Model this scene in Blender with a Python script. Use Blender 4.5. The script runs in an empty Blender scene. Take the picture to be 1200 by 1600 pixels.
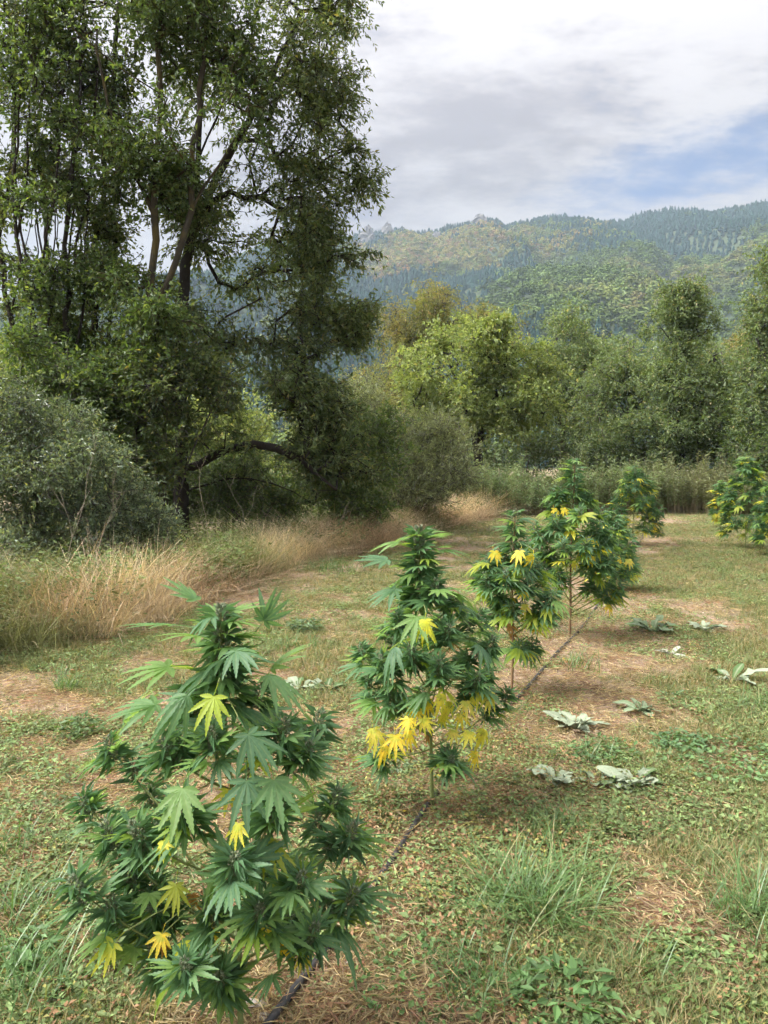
import bpy, bmesh, math, random
import numpy as np
from mathutils import Vector, Matrix
R = math.radians
SC = bpy.context.scene
COL = SC.collection

# ------------------------------------------------------------------ camera
CAM_H, FPX, PITCH = 1.6, 1200.0, math.atan(80.0 / 1200.0)
cd = bpy.data.cameras.new('camera'); cam = bpy.data.objects.new('camera', cd); COL.objects.link(cam)
cam.location = (0, 0, CAM_H); cam.rotation_euler = (R(90) - PITCH, 0, 0)
cd.sensor_fit = 'VERTICAL'; cd.sensor_height = 24.0; cd.lens = 24.0 * FPX / 1600.0
cd.clip_start = 0.05; cd.clip_end = 9000
SC.camera = cam

# ------------------------------------------------------------------ world, sun, exposure
SUN_EL, SUN_AZ = R(52), R(-95)          # azimuth from +Y, negative = to the left
SV = SC.view_settings
SV.view_transform = 'Standard'; SV.look = 'None'; SV.gamma = 1.0; SV.exposure = 2.3; SV.use_curve_mapping = False
SC.cycles.use_denoising = True
SC.cycles.use_adaptive_sampling = True; SC.cycles.adaptive_threshold = 0.07; SC.cycles.adaptive_min_samples = 20
SC.cycles.max_bounces = 5; SC.cycles.diffuse_bounces = 3; SC.cycles.glossy_bounces = 1
SC.cycles.transmission_bounces = 3; SC.cycles.volume_bounces = 1
SC.cycles.caustics_reflective = False; SC.cycles.caustics_refractive = False

class NT:
    """tiny node-tree helper"""
    def __init__(s, tree): s.t = tree; s.n = tree.nodes; s.l = tree.links
    def add(s, typ, props=None, **ins):
        n = s.n.new(typ)
        for k, v in (props or {}).items(): setattr(n, k, v)
        for k, v in ins.items(): s.set(n, k, v)
        return n
    def set(s, n, k, v):
        k = int(k[1:]) if k[0] == 'i' and k[1:].isdigit() else k.replace('_', ' ')
        sock = n.inputs[k]
        if isinstance(v, bpy.types.NodeSocket): s.l.new(v, sock)
        else: sock.default_value = v
    def math(s, op, a, b=None, clamp=False):
        n = s.n.new('ShaderNodeMath'); n.operation = op; n.use_clamp = clamp
        for i, v in enumerate((a, b)):
            if v is None: continue
            if isinstance(v, bpy.types.NodeSocket): s.l.new(v, n.inputs[i])
            else: n.inputs[i].default_value = v
        return n.outputs[0]
    def mix(s, f, a, b, typ='MIX'):
        n = s.n.new('ShaderNodeMix'); n.data_type = 'RGBA'; n.blend_type = typ
        for i, v in ((0, f), (6, a), (7, b)):
            if isinstance(v, bpy.types.NodeSocket): s.l.new(v, n.inputs[i])
            else: n.inputs[i].default_value = v if i == 0 else (tuple(v) + (1,))[:4]
        return n.outputs[2]
    def ramp(s, fac, stops, interp='LINEAR'):
        n = s.n.new('ShaderNodeValToRGB'); e = n.color_ramp.elements; n.color_ramp.interpolation = interp
        while len(e) < len(stops): e.new(0.5)
        for el, (p, c) in zip(e, stops):
            el.position = p; el.color = (tuple(c) + (1,))[:4] if not isinstance(c, (int, float)) else (c, c, c, 1)
        if isinstance(fac, bpy.types.NodeSocket): s.l.new(fac, n.inputs[0])
        return n.outputs[0]
    def noise(s, vec, scale, detail=4, rough=0.55, dist=0.0):
        n = s.n.new('ShaderNodeTexNoise'); s.l.new(vec, n.inputs['Vector'])
        n.inputs['Scale'].default_value = scale; n.inputs['Detail'].default_value = detail
        n.inputs['Roughness'].default_value = rough; n.inputs['Distortion'].default_value = dist
        return n.outputs['Fac']
    def smooth(s, v, a, b, lo=0.0, hi=1.0):
        n = s.n.new('ShaderNodeMapRange'); n.interpolation_type = 'SMOOTHSTEP'
        s.l.new(v, n.inputs[0])
        for i, x in ((1, a), (2, b), (3, lo), (4, hi)): n.inputs[i].default_value = x
        return n.outputs[0]

W = bpy.data.worlds.new('World'); SC.world = W; W.use_nodes = True
w = NT(W.node_tree); w.n.clear()
sky = w.add('ShaderNodeTexSky', {'sky_type': 'NISHITA', 'sun_disc': False, 'sun_elevation': SUN_EL, 'sun_rotation': SUN_AZ,
                                 'air_density': 1.0, 'dust_density': 0.6, 'ozone_density': 1.5})
tc = w.add('ShaderNodeTexCoord')
sep = w.add('ShaderNodeSeparateXYZ', i0=tc.outputs['Generated'])
zz = w.math('MAXIMUM', sep.outputs[2], 0.0)
den = w.math('ADD', zz, 0.16)
px = w.math('DIVIDE', sep.outputs[0], den); py = w.math('DIVIDE', sep.outputs[1], den)
pl = w.add('ShaderNodeCombineXYZ', i0=px, i1=py, i2=0.37).outputs[0]
n_big = w.noise(pl, 1.15, 2, 0.55)
pl2 = w.add('ShaderNodeMapping', i0=pl, Location=(3.1, 1.7, 5.2), Scale=(1.0, 1.5, 1)).outputs[0]
n_tex = w.noise(pl2, 3.3, 5, 0.68)
# the cloud deck opens to blue low on the right, over the ridge; a heavier grey bank hangs left of it
def blob(cx, cz, sx, sz, slope=0.0):
    ax = w.math('DIVIDE', sep.outputs[0], w.math('MAXIMUM', sep.outputs[1], 0.05))
    az = w.math('DIVIDE', zz, w.math('MAXIMUM', sep.outputs[1], 0.05))
    front = w.smooth(sep.outputs[1], 0.0, 0.2)
    dx = w.math('SUBTRACT', ax, cx); dz = w.math('SUBTRACT', w.math('SUBTRACT', az, cz), w.math('MULTIPLY', dx, slope))
    dx = w.math('DIVIDE', dx, sx); dz = w.math('DIVIDE', dz, sz)
    d2 = w.math('ADD', w.math('MULTIPLY', dx, dx), w.math('MULTIPLY', dz, dz))
    return w.math('MULTIPLY', w.math('EXPONENT', w.math('MULTIPLY', d2, -1.0)), front)
gap = blob(0.40, 0.375, 0.26, 0.06, 0.22)
bank = blob(0.06, 0.395, 0.24, 0.085)
cov = w.math('ADD', w.math('MULTIPLY', n_big, 0.45), w.math('MULTIPLY', n_tex, 0.55))
cov = w.math('SUBTRACT', w.math('ADD', cov, w.math('MULTIPLY', bank, 0.2)), w.math('MULTIPLY', gap, 0.235))
cover = w.smooth(cov, 0.30, 0.50)
shade = w.math('ADD', w.math('MULTIPLY', n_big, 0.4), w.math('MULTIPLY', n_tex, 0.6))
shade = w.math('SUBTRACT', shade, w.math('MULTIPLY', bank, 0.075))
lit = w.smooth(shade, 0.36, 0.56)
ccol = w.mix(lit, (.92, .85, .88), (1.66, 1.57, 1.55))
# overcast dome: brighter overhead than at the horizon
dome = w.math('ADD', 0.50, w.math('MULTIPLY', w.math('MULTIPLY', zz, zz), 3.4))
dm = w.add('ShaderNodeVectorMath', {'operation': 'SCALE'}, i0=ccol)
w.l.new(dome, dm.inputs['Scale'])
skb = w.add('ShaderNodeVectorMath', {'operation': 'SCALE'}, i0=sky.outputs[0]); skb.inputs['Scale'].default_value = 0.24
skc = w.mix(0.55, skb.outputs[0], (.36, .56, 1.12))
fin = w.mix(cover, skc, dm.outputs[0])
bg = w.add('ShaderNodeBackground', i0=fin, Strength=0.1)
wo = w.add('ShaderNodeOutputWorld'); w.l.new(bg.outputs[0], wo.inputs[0])

sl = bpy.data.lights.new('sun', 'SUN'); sun = bpy.data.objects.new('sun', sl); COL.objects.link(sun)
sl.energy = 2.2; sl.angle = R(34); sl.color = (1.0, 0.97, 0.92)
sd = Vector((math.sin(SUN_AZ) * math.cos(SUN_EL), math.cos(SUN_AZ) * math.cos(SUN_EL), math.sin(SUN_EL)))
sun.rotation_euler = sd.to_track_quat('Z', 'Y').to_euler(); sun.location = sd * 60

# ------------------------------------------------------------------ helpers
def at(px, py, Y):
    """point in metres seen at photo pixel (1200x1600) at distance Y in front of the camera"""
    a, b = (px - 600) / FPX, (800 - py) / FPX
    c, s = math.cos(PITCH), math.sin(PITCH)
    fy, fz = c + b * s, -s + b * c
    return np.array([a * Y / fy, Y, CAM_H + fz * Y / fy])

def hash2(ix, iy, seed):
    h = (ix.astype(np.int64) * 374761393 + iy.astype(np.int64) * 668265263 + seed * 1442695041) & 0xFFFFFFFF
    h = ((h ^ (h >> 13)) * 1274126177) & 0xFFFFFFFF
    return ((h ^ (h >> 16)) & 0xFFFFFF) / float(0xFFFFFF)
def vnoise(x, y, seed=0):
    x = np.asarray(x, float); y = np.asarray(y, float)
    ix, iy = np.floor(x), np.floor(y); fx, fy = x - ix, y - iy
    fx = fx * fx * (3 - 2 * fx); fy = fy * fy * (3 - 2 * fy)
    ix = ix.astype(np.int64); iy = iy.astype(np.int64)
    a, b = hash2(ix, iy, seed), hash2(ix + 1, iy, seed); c, d = hash2(ix, iy + 1, seed), hash2(ix + 1, iy + 1, seed)
    return (a * (1 - fx) + b * fx) * (1 - fy) + (c * (1 - fx) + d * fx) * fy
def fbm(x, y, seed=0, octv=4, gain=0.5):
    s, a, t = 0, 1.0, 0
    for o in range(octv):
        s = s + a * vnoise(x * 2 ** o, y * 2 ** o, seed + o * 17); t += a; a *= gain
    return s / t
def sstep(v, a, b):
    t = np.clip((v - a) / (b - a), 0, 1); return t * t * (3 - 2 * t)

def gz(x, y):
    """height of the meadow"""
    x = np.asarray(x, float); y = np.asarray(y, float)
    near = 1 - sstep(np.hypot(x, y), 60, 140)
    return ((fbm(x / 2.3, y / 2.3, 5, 3) - 0.5) * 0.10 + (fbm(x / .45, y / .45, 9, 3) - 0.5) * 0.035) * near

def mk_mesh(name, V, F, mats=(), fmat=None, smooth=False, attrs=None):
    """V (n,3); F list of int arrays (m,3)/(m,4)"""
    me = bpy.data.meshes.new(name); V = np.asarray(V, np.float32)
    if not isinstance(F, (list, tuple)): F = [F]
    F = [np.asarray(f, np.int32) for f in F if len(f)]
    me.vertices.add(len(V)); me.vertices.foreach_set('co', V.ravel())
    loops = np.concatenate([f.ravel() for f in F]); tot = np.concatenate([np.full(len(f), f.shape[1], np.int32) for f in F])
    st = np.concatenate([[0], np.cumsum(tot)[:-1]]).astype(np.int32)
    me.loops.add(len(loops)); me.loops.foreach_set('vertex_index', loops)
    me.polygons.add(len(tot)); me.polygons.foreach_set('loop_start', st); me.polygons.foreach_set('loop_total', tot)
    if fmat is not None: me.polygons.foreach_set('material_index', np.asarray(fmat, np.int32))
    me.polygons.foreach_set('use_smooth', np.full(len(tot), smooth, bool))
    for m in mats: me.materials.append(m)
    for k, (typ, data) in (attrs or {}).items():
        a = me.attributes.new(k, typ, 'POINT')
        a.data.foreach_set('color' if 'COLOR' in typ else ('vector' if typ == 'FLOAT_VECTOR' else 'value'), np.asarray(data).ravel())
    me.update(calc_edges=True)
    return me

def obj(name, me, parent=None, loc=None, mat=None):
    o = bpy.data.objects.new(name, me); COL.objects.link(o)
    if parent is not None: o.parent = parent
    if loc is not None: o.location = [float(v) for v in loc]
    if mat is not None: o.matrix_local = mat
    return o
def tag(o, label=None, cat=None, group=None, kind=None):
    for k, v in (('label', label), ('category', cat), ('group', group), ('kind', kind)):
        if v: o[k] = v
    return o
def thing(name, label, cat, loc, group=None):
    return tag(obj(name, None, loc=loc), label, cat, group)

def tubes(chains, sides=None):
    """chains: list of (pts (n,3), radii (n,)) -> V, quads"""
    VV, FF, off = [], [], 0
    for P, r in chains:
        P = np.asarray(P, float); r = np.asarray(r, float); n = len(P)
        if n < 2: continue
        k = sides or (9 if r[0] > .05 else 6 if r[0] > .018 else 4 if r[0] > .007 else 3)
        T = np.gradient(P, axis=0); T /= np.linalg.norm(T, axis=1)[:, None] + 1e-9
        m = T.mean(0); ref = np.eye(3)[np.argmin(np.abs(m))]
        A = np.cross(T, ref); A /= np.linalg.norm(A, axis=1)[:, None] + 1e-9
        B = np.cross(T, A)
        th = np.arange(k) * 2 * np.pi / k
        ring = P[:, None] + r[:, None, None] * (np.cos(th)[None, :, None] * A[:, None] + np.sin(th)[None, :, None] * B[:, None])
        VV.append(ring.reshape(-1, 3))
        i = np.arange(n - 1)[:, None] * k; j = np.arange(k)[None]; j2 = (j + 1) % k
        FF.append(np.stack([i + j, i + j2, i + k + j2, i + k + j], -1).reshape(-1, 4) + off)
        off += n * k
    return np.concatenate(VV), np.concatenate(FF)

def unit(a): return a / (np.linalg.norm(a, axis=-1, keepdims=True) + 1e-9)

def leaf_quads(P, D, N, L, Wd, fold=0.25, curl=0.0):
    """diamond leaves, two triangles about the midrib. P,D,N (n,3); L,Wd (n,)"""
    D = unit(D); S = unit(np.cross(D, N)); U = np.cross(S, D)
    L = L[:, None]; Wd = Wd[:, None]
    base = P; tip = P + D * L - U * L * curl
    mid = P + D * L * 0.45
    l = mid + S * Wd * .5 + U * Wd * fold; r = mid - S * Wd * .5 + U * Wd * fold
    V = np.stack([base, r, tip, l], 1).reshape(-1, 3)
    i = np.arange(len(P))[:, None] * 4
    return V, np.concatenate([i + [[0, 1, 2]], i + [[0, 2, 3]]], 1).reshape(-1, 3)

def merge(*parts):
    VV, FF, FM, off = [], [], [], 0
    for i, (V, F) in enumerate(parts):
        VV.append(V); FF.append(np.asarray(F) + off); FM.append(np.full(len(F), i)); off += len(V)
    return np.concatenate(VV), FF, np.concatenate(FM)

# ------------------------------------------------------------------ materials
def new_mat(name):
    m = bpy.data.materials.new(name); m.use_nodes = True; t = NT(m.node_tree); t.n.clear()
    return m, t
def finish(t, shader, disp=None):
    o = t.add('ShaderNodeOutputMaterial'); t.l.new(shader, o.inputs[0])

def leaf_shader(t, col, trans_col, trans=0.35, rough=0.5, spec=0.35):
    p = t.add('ShaderNodeBsdfPrincipled', Base_Color=col, Roughness=rough); p.inputs['Specular IOR Level'].default_value = spec
    tr = t.add('ShaderNodeBsdfTranslucent', Color=trans_col)
    mx = t.add('ShaderNodeMixShader', i0=trans); t.l.new(p.outputs[0], mx.inputs[1]); t.l.new(tr.outputs[0], mx.inputs[2])
    finish(t, mx.outputs[0])
def brighten(t, col, k, tint=(1, 1, 1)):
    n = t.add('ShaderNodeVectorMath', {'operation': 'MULTIPLY'}, i0=col); n.inputs[1].default_value = tuple(k * c for c in tint)
    return n.outputs[0]

def foliage(name, stops, trans=0.35, rough=0.5, spec=0.35, big=0.35, big_stop=None, ns=0.6):
    """tree and shrub leaves: one colour per leaf (island), drifting slowly through the crown"""
    m, t = new_mat(name)
    g = t.add('ShaderNodeNewGeometry'); tc = t.add('ShaderNodeTexCoord')
    c = t.ramp(g.outputs['Random Per Island'], stops)
    nz = t.noise(tc.outputs['Object'], ns, 1, 0.5)
    if big_stop: c = t.mix(t.smooth(nz, 0.5, 0.72, 0.0, big), c, big_stop)
    c = t.mix(t.smooth(nz, 0.25, 0.55, 0.35, 0.0), c, tuple(0.55 * v for v in stops[0][1]))
    under = brighten(t, c, 1.25, (1.0, 1.0, 1.1))
    c2 = t.mix(g.outputs['Backfacing'], c, under)
    leaf_shader(t, c2, brighten(t, c, 1.7, (1.15, 1.1, 0.45)), trans, rough, spec)
    return m

def bark(name, c1, c2, lichen=None, lf=0.4):
    m, t = new_mat(name); tc = t.add('ShaderNodeTexCoord')
    mp = t.add('ShaderNodeMapping', i0=tc.outputs['Object'], Scale=(9, 9, 2.2)).outputs[0]
    n = t.noise(mp, 3.0, 6, 0.65, 0.4); c = t.mix(n, c1, c2)
    if lichen: c = t.mix(t.smooth(t.noise(tc.outputs['Object'], 2.4, 5, 0.6), 0.45, 0.62, 0, lf), c, lichen)
    b = t.add('ShaderNodeBump', Strength=0.8, Distance=0.02, Height=n)
    p = t.add('ShaderNodeBsdfPrincipled', Base_Color=c, Roughness=0.9); p.inputs['Specular IOR Level'].default_value = 0.15
    t.l.new(b.outputs[0], p.inputs['Normal']); finish(t, p.outputs[0]); return m

def tinted(name, trans=0.3, rough=0.6, var=0.35, tip=None):
    """blades and small weeds: colour carried by each tuft, varied blade by blade"""
    m, t = new_mat(name)
    a = t.add('ShaderNodeAttribute', {'attribute_type': 'INSTANCER', 'attribute_name': 'tint'})
    g = t.add('ShaderNodeNewGeometry')
    k = t.math('ADD', 1 - var, t.math('MULTIPLY', g.outputs['Random Per Island'], 2 * var))
    n = t.add('ShaderNodeVectorMath', {'operation': 'SCALE'}, i0=a.outputs['Color']); t.l.new(k, n.inputs['Scale'])
    c = n.outputs[0]
    if tip: c = t.mix(t.smooth(g.outputs['Random Per Island'], 0.70, 0.75, 0, 0.8), c, tip)
    leaf_shader(t, c, brighten(t, c, 1.3, (1.05, 1.0, 0.6)), trans, rough, 0.25)
    return m

M = {}
M['leaf_dark'] = foliage('leaf_dark_tree', [(0, (.062, .096, .038)), (.6, (.108, .152, .056)), (.93, (.16, .19, .068)), (1, (.22, .19, .07))], .44, .42, .45, .3, (.085, .085, .03))
M['leaf_oak'] = foliage('leaf_oak', [(0, (.052, .09, .03)), (.7, (.096, .15, .048)), (1, (.17, .21, .065))], .42, .45, .4)
M['leaf_lime'] = foliage('leaf_fresh_tree', [(0, (.14, .19, .065)), (.6, (.225, .285, .105)), (.95, (.32, .36, .155)), (1, (.38, .33, .14))], .42, .5, .35)
M['leaf_rust'] = foliage('leaf_rusty_tree', [(0, (.12, .15, .045)), (.6, (.20, .215, .08)), (.9, (.27, .26, .10)), (1, (.33, .23, .11))], .38, .5, .3, .5, (.24, .18, .09), .35)
M['leaf_olive'] = foliage('leaf_olive_tree', [(0, (.088, .135, .054)), (.6, (.15, .208, .088)), (.92, (.22, .275, .13)), (1, (.32, .28, .14))], .4, .45, .45)
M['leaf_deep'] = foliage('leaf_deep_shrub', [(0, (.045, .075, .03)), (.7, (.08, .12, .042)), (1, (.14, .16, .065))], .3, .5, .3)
M['leaf_silver'] = foliage('leaf_silver_shrub', [(0, (.075, .115, .065)), (.6, (.145, .195, .115)), (.92, (.23, .28, .18)), (1, (.38, .38, .14))], .36, .35, .6)
M['leaf_willow'] = foliage('leaf_grey_willow', [(0, (.125, .155, .09)), (.6, (.195, .23, .135)), (1, (.29, .315, .20))], .38, .5, .35)
M['leaf_weed'] = tinted('tall_weed_leaf', .3, .55, .35)
M['bark_dark'] = bark('bark_dark', (.018, .015, .012), (.06, .05, .042))
M['bark_lichen'] = bark('bark_lichen', (.03, .026, .02), (.07, .06, .043), (.13, .10, .03), .5)
M['bark_grey'] = bark('bark_grey', (.045, .038, .032), (.13, .115, .10))
M['grass'] = tinted('grass_blades', .35, .45, .40, (.33, .26, .13))
M['straw'] = tinted('straw_blades', .25, .6, .45)
M['weed'] = tinted('weed_leaves', .3, .55, .35)

def soil_mat():
    m, t = new_mat('meadow_soil'); tc = t.add('ShaderNodeTexCoord'); o = tc.outputs['Object']
    gr = t.add('ShaderNodeAttribute', {'attribute_name': 'green'}).outputs['Fac']
    n1 = t.noise(o, 1.6, 3, 0.6); n2 = t.noise(o, 14, 3, 0.7); n3 = t.noise(o, 70, 2, 0.7)
    c = t.mix(n2, (.22, .155, .11), (.42, .315, .235))
    c = t.mix(t.smooth(n1, .48, .66, 0, .55), c, (.47, .345, .27))
    c = t.mix(t.smooth(n3, .52, .68, 0, .7), c, (.40, .32, .18))
    c = t.mix(t.smooth(n3, .50, .30, 0, .6), c, (.085, .06, .042))
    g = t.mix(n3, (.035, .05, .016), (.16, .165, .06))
    c = t.mix(t.math('MULTIPLY', gr, .8), c, g)  # dark humus under the grass, with the cover's contact shade painted into it
    b = t.add('ShaderNodeBump', Strength=1.0, Distance=0.02, Height=n3)
    p = t.add('ShaderNodeBsdfPrincipled', Base_Color=c, Roughness=0.95); p.inputs['Specular IOR Level'].default_value = 0.1
    t.l.new(b.outputs[0], p.inputs['Normal']); finish(t, p.outputs[0]); return m
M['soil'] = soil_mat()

# ------------------------------------------------------------------ meadow, hillside
rng = np.random.default_rng(7)
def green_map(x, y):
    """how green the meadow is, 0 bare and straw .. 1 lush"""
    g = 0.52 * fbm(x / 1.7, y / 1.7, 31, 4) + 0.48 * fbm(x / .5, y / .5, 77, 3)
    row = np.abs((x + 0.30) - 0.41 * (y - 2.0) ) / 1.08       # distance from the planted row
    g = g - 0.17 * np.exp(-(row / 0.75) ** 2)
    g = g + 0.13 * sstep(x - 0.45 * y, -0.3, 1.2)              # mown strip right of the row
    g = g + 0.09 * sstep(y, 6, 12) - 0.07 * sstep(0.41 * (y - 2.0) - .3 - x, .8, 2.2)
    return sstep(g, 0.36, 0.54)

def axis(n, lim, near):
    u = np.linspace(-1, 1, n); k = math.asinh(lim / near)
    return near * np.sinh(u * k)
gx = axis(340, 1500, 1.6); gy = axis(420, 1500, 1.9)
gy = np.sort(np.concatenate([gy[gy < -2], np.linspace(-2, 6, 90), gy[gy > 6.1]]))
X, Y = np.meshgrid(gx, gy)
def grid_faces(ny, nx):
    i = np.arange(ny - 1)[:, None] * nx + np.arange(nx - 1)[None]
    return np.stack([i, i + 1, i + nx + 1, i + nx], -1).reshape(-1, 4)
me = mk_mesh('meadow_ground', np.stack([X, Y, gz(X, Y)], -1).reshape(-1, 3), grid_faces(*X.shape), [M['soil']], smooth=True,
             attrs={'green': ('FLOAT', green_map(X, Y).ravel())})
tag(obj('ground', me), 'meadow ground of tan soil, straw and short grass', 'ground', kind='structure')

RX = np.array([-1600, -1050, -700, -450, -225, -110, -30, 40, 105, 165, 225, 300, 345, 450, 680, 1100, 1600], float)
RE = np.array([.05, .07, .10, .155, .235, .285, .303, .306, .315, .311, .317, .328, .334, .345, .36, .33, .3])
RIDGE_Y, FOOT_Y = 900.0, 170.0
def hill_h(x, y):
    ridge = (np.interp(x, RX, RE) - .010 - .012 * sstep(x, 100, 450)) * RIDGE_Y + (fbm(x / 42, y * 0 + 3.3, 4, 3) - .5) * 12
    s = (y - FOOT_Y) / (RIDGE_Y - FOOT_Y)
    prof = np.where(s < 1, np.clip(s, 0, 1) ** 1.12, 1 - (s - 1) * 0.9)
    wx = x + (fbm(x / 160, y / 160, 61, 3) - .5) * 130
    gul = np.abs(fbm(wx / 105, y / 420, 12, 3) - .5) * 2
    amp = np.clip(s, 0, 1) * np.clip(1.08 - s, 0, 1) * 4
    spur = np.exp(-((x - 330 + (y - 500) * .55) / 70) ** 2) * 26 * np.exp(-((y - 480) / 170) ** 2)
    return ridge * prof - 0.5 + amp * (58 * (gul - .32)) + spur * (s > 0) + (fbm(x / 25, y / 25, 8, 3) - .5) * 9 * np.clip(s * 5, 0, 1)
hx = np.linspace(-1400, 1400, 240); hy = np.linspace(FOOT_Y, 1150, 120)
HX, HY = np.meshgrid(hx, hy)
def hill_mat():
    m, t = new_mat('forest_floor'); tc = t.add('ShaderNodeTexCoord')
    c = t.mix(t.noise(tc.outputs['Object'], .05, 5, .6), (.035, .062, .034), (.075, .095, .042))
    p = t.add('ShaderNodeBsdfPrincipled', Base_Color=c, Roughness=1.0); finish(t, p.outputs[0]); return m
me = mk_mesh('hillside', np.stack([HX, HY, hill_h(HX, HY)], -1).reshape(-1, 3), grid_faces(*HX.shape), [hill_mat()], smooth=True)
tag(obj('hillside', me), 'long wooded mountain slope under the cloudy sky', 'hill', kind='structure')

# ------------------------------------------------------------------ scatter (uncountable cover only)
def scatter(name, protos, P, rot, scl, tint, idx):
    me = bpy.data.meshes.new(name + '_points'); me.vertices.add(len(P))
    me.vertices.foreach_set('co', np.asarray(P, np.float32).ravel())
    a = me.attributes.new('rot', 'FLOAT_VECTOR', 'POINT'); a.data.foreach_set('vector', np.asarray(rot, np.float32).ravel())
    a = me.attributes.new('scl', 'FLOAT_VECTOR', 'POINT'); a.data.foreach_set('vector', np.asarray(scl, np.float32).ravel())
    a = me.attributes.new('tint', 'FLOAT_COLOR', 'POINT'); a.data.foreach_set('color', np.concatenate([tint, np.ones((len(P), 1))], 1).astype(np.float32).ravel())
    a = me.attributes.new('pick', 'INT', 'POINT'); a.data.foreach_set('value', np.asarray(idx, np.int32))
    o = obj(name, me)
    ng = bpy.data.node_groups.new(name + '_scatter', 'GeometryNodeTree')
    ng.interface.new_socket('Geometry', in_out='INPUT', socket_type='NodeSocketGeometry')
    ng.interface.new_socket('Geometry', in_out='OUTPUT', socket_type='NodeSocketGeometry')
    N, L = ng.nodes, ng.links
    gi = N.new('NodeGroupInput'); go = N.new('NodeGroupOutput'); io = N.new('GeometryNodeInstanceOnPoints')
    jn = N.new('GeometryNodeJoinGeometry')
    for pr in reversed(protos):
        oi = N.new('GeometryNodeObjectInfo'); oi.inputs['Object'].default_value = pr; oi.inputs['As Instance'].default_value = True
        L.new(oi.outputs['Geometry'], jn.inputs[0])
    def named(k, typ):
        n = N.new('GeometryNodeInputNamedAttribute'); n.data_type = typ; n.inputs['Name'].default_value = k; return n.outputs['Attribute']
    L.new(gi.outputs[0], io.inputs['Points']); L.new(jn.outputs[0], io.inputs['Instance'])
    io.inputs['Pick Instance'].default_value = True
    L.new(named('pick', 'INT'), io.inputs['Instance Index'])
    e2r = N.new('FunctionNodeEulerToRotation'); L.new(named('rot', 'FLOAT_VECTOR'), e2r.inputs[0])
    L.new(e2r.outputs[0], io.inputs['Rotation']); L.new(named('scl', 'FLOAT_VECTOR'), io.inputs['Scale'])
    L.new(io.outputs[0], go.inputs[0])
    md = o.modifiers.new('scatter', 'NODES'); md.node_group = ng
    return o
def proto(name, me): return bpy.data.objects.new(name, me)

# --- the wood on the mountain
def cone_tree(seed):
    r = np.random.default_rng(seed); VV, FF, off = [], [], 0
    tiers = 6
    for k in range(tiers):
        z0 = .10 + .86 * k / tiers; z1 = min(1.0, z0 + .34); rad = .22 * (1 - k / tiers) ** .8 + .02; n = 8
        th = np.arange(n) * 2 * np.pi / n + r.uniform(0, 6)
        rr = rad * np.where(np.arange(n) % 2, .62, 1.0) * r.uniform(.8, 1.15, n)
        ring = np.stack([rr * np.cos(th), rr * np.sin(th), z0 + r.uniform(-.03, .03, n)], 1)
        VV.append(np.concatenate([ring, [[0, 0, z1]]])); i = np.arange(n)
        FF.append(np.stack([i, (i + 1) % n, np.full(n, n)], 1) + off); off += n + 1
    return np.concatenate(VV), np.concatenate(FF)
def round_tree(seed):
    r = np.random.default_rng(seed); n = 130
    lob = r.normal(0, 1, (9, 3)); lob = unit(lob) * np.array([.26, .26, .22]); lob[:, 2] += .58
    c = lob[r.integers(0, 9, n)]; d = unit(r.normal(0, 1, (n, 3)) + [0, 0, .25]); P = c + d * r.uniform(.13, .22, n)[:, None]
    D = unit(np.cross(d, r.normal(0, 1, (n, 3)))); s = r.uniform(.09, .17, n)
    return leaf_quads(P - D * s[:, None] * .5, D, d, s, s * .9, -.1)
def forest_mat():
    m, t = new_mat('mountain_wood')
    a = t.add('ShaderNodeAttribute', {'attribute_type': 'INSTANCER', 'attribute_name': 'tint'}); g = t.add('ShaderNodeNewGeometry')
    k = t.math('ADD', .7, t.math('MULTIPLY', g.outputs['Random Per Island'], .6))
    n = t.add('ShaderNodeVectorMath', {'operation': 'SCALE'}, i0=a.outputs['Color']); t.l.new(k, n.inputs['Scale'])
    p = t.add('ShaderNodeBsdfPrincipled', Base_Color=n.outputs[0], Roughness=.8); p.inputs['Specular IOR Level'].default_value = .15
    finish(t, p.outputs[0]); return m
fm = forest_mat()
fp = [proto('conifer', mk_mesh('conifer', *cone_tree(s), [fm])) for s in (1, 2)] + \
     [proto('round_crown', mk_mesh('round_crown', *round_tree(s), [fm])) for s in (3, 4, 5)]
sx = 4.9
fx, fy = np.meshgrid(np.arange(-760, 900, sx), np.arange(150, 985, sx))
fx = (fx + rng.uniform(-.48, .48, fx.shape) * sx).ravel(); fy = (fy + rng.uniform(-.48, .48, fy.shape) * sx).ravel()
keep = (np.abs(fx) < 0.62 * fy + 110); fx, fy = fx[keep], fy[keep]
fs = (fy - FOOT_Y) / (RIDGE_Y - FOOT_Y)
fh = np.where(fy < FOOT_Y, 0, hill_h(fx, fy))
sp = fbm(fx / 95, fy / 150, 21, 4) + (rng.random(len(fx)) - .5) * .22
con = (sp - .5) * 1.4
con += .30 * sstep(fx, 90, 190) * sstep(fs, .60, .74)                       # dark pines along the upper right
con += .20 * np.exp(-((fx - 60 - (fs - .6) * 120) / 60) ** 2) * sstep(fs, .38, .5) * (1 - sstep(fs, .64, .74))
con -= .32 * np.exp(-((fx - 70) / 95) ** 2) * sstep(fs, .70, .8) * (1 - sstep(fs, .965, .99))
con -= .22 * sstep(fx, 40, 150) * (1 - sstep(fs, .52, .64))
con += .22 * sstep(fs, .972, .985)
iscon = con > 0
aut = sstep(fbm(fx / 60, fy / 80, 44, 3) + .30 * np.exp(-((fx - 60) / 110) ** 2) * sstep(fs, .66, .8), .50, .78)
hr = rng.random(len(fx))
tint = np.where(iscon[:, None], np.array([.026, .062, .052]) * (.65 + .5 * hr[:, None]),
                np.array([.135, .20, .052]) * (.5 + .7 * hr[:, None]))
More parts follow.
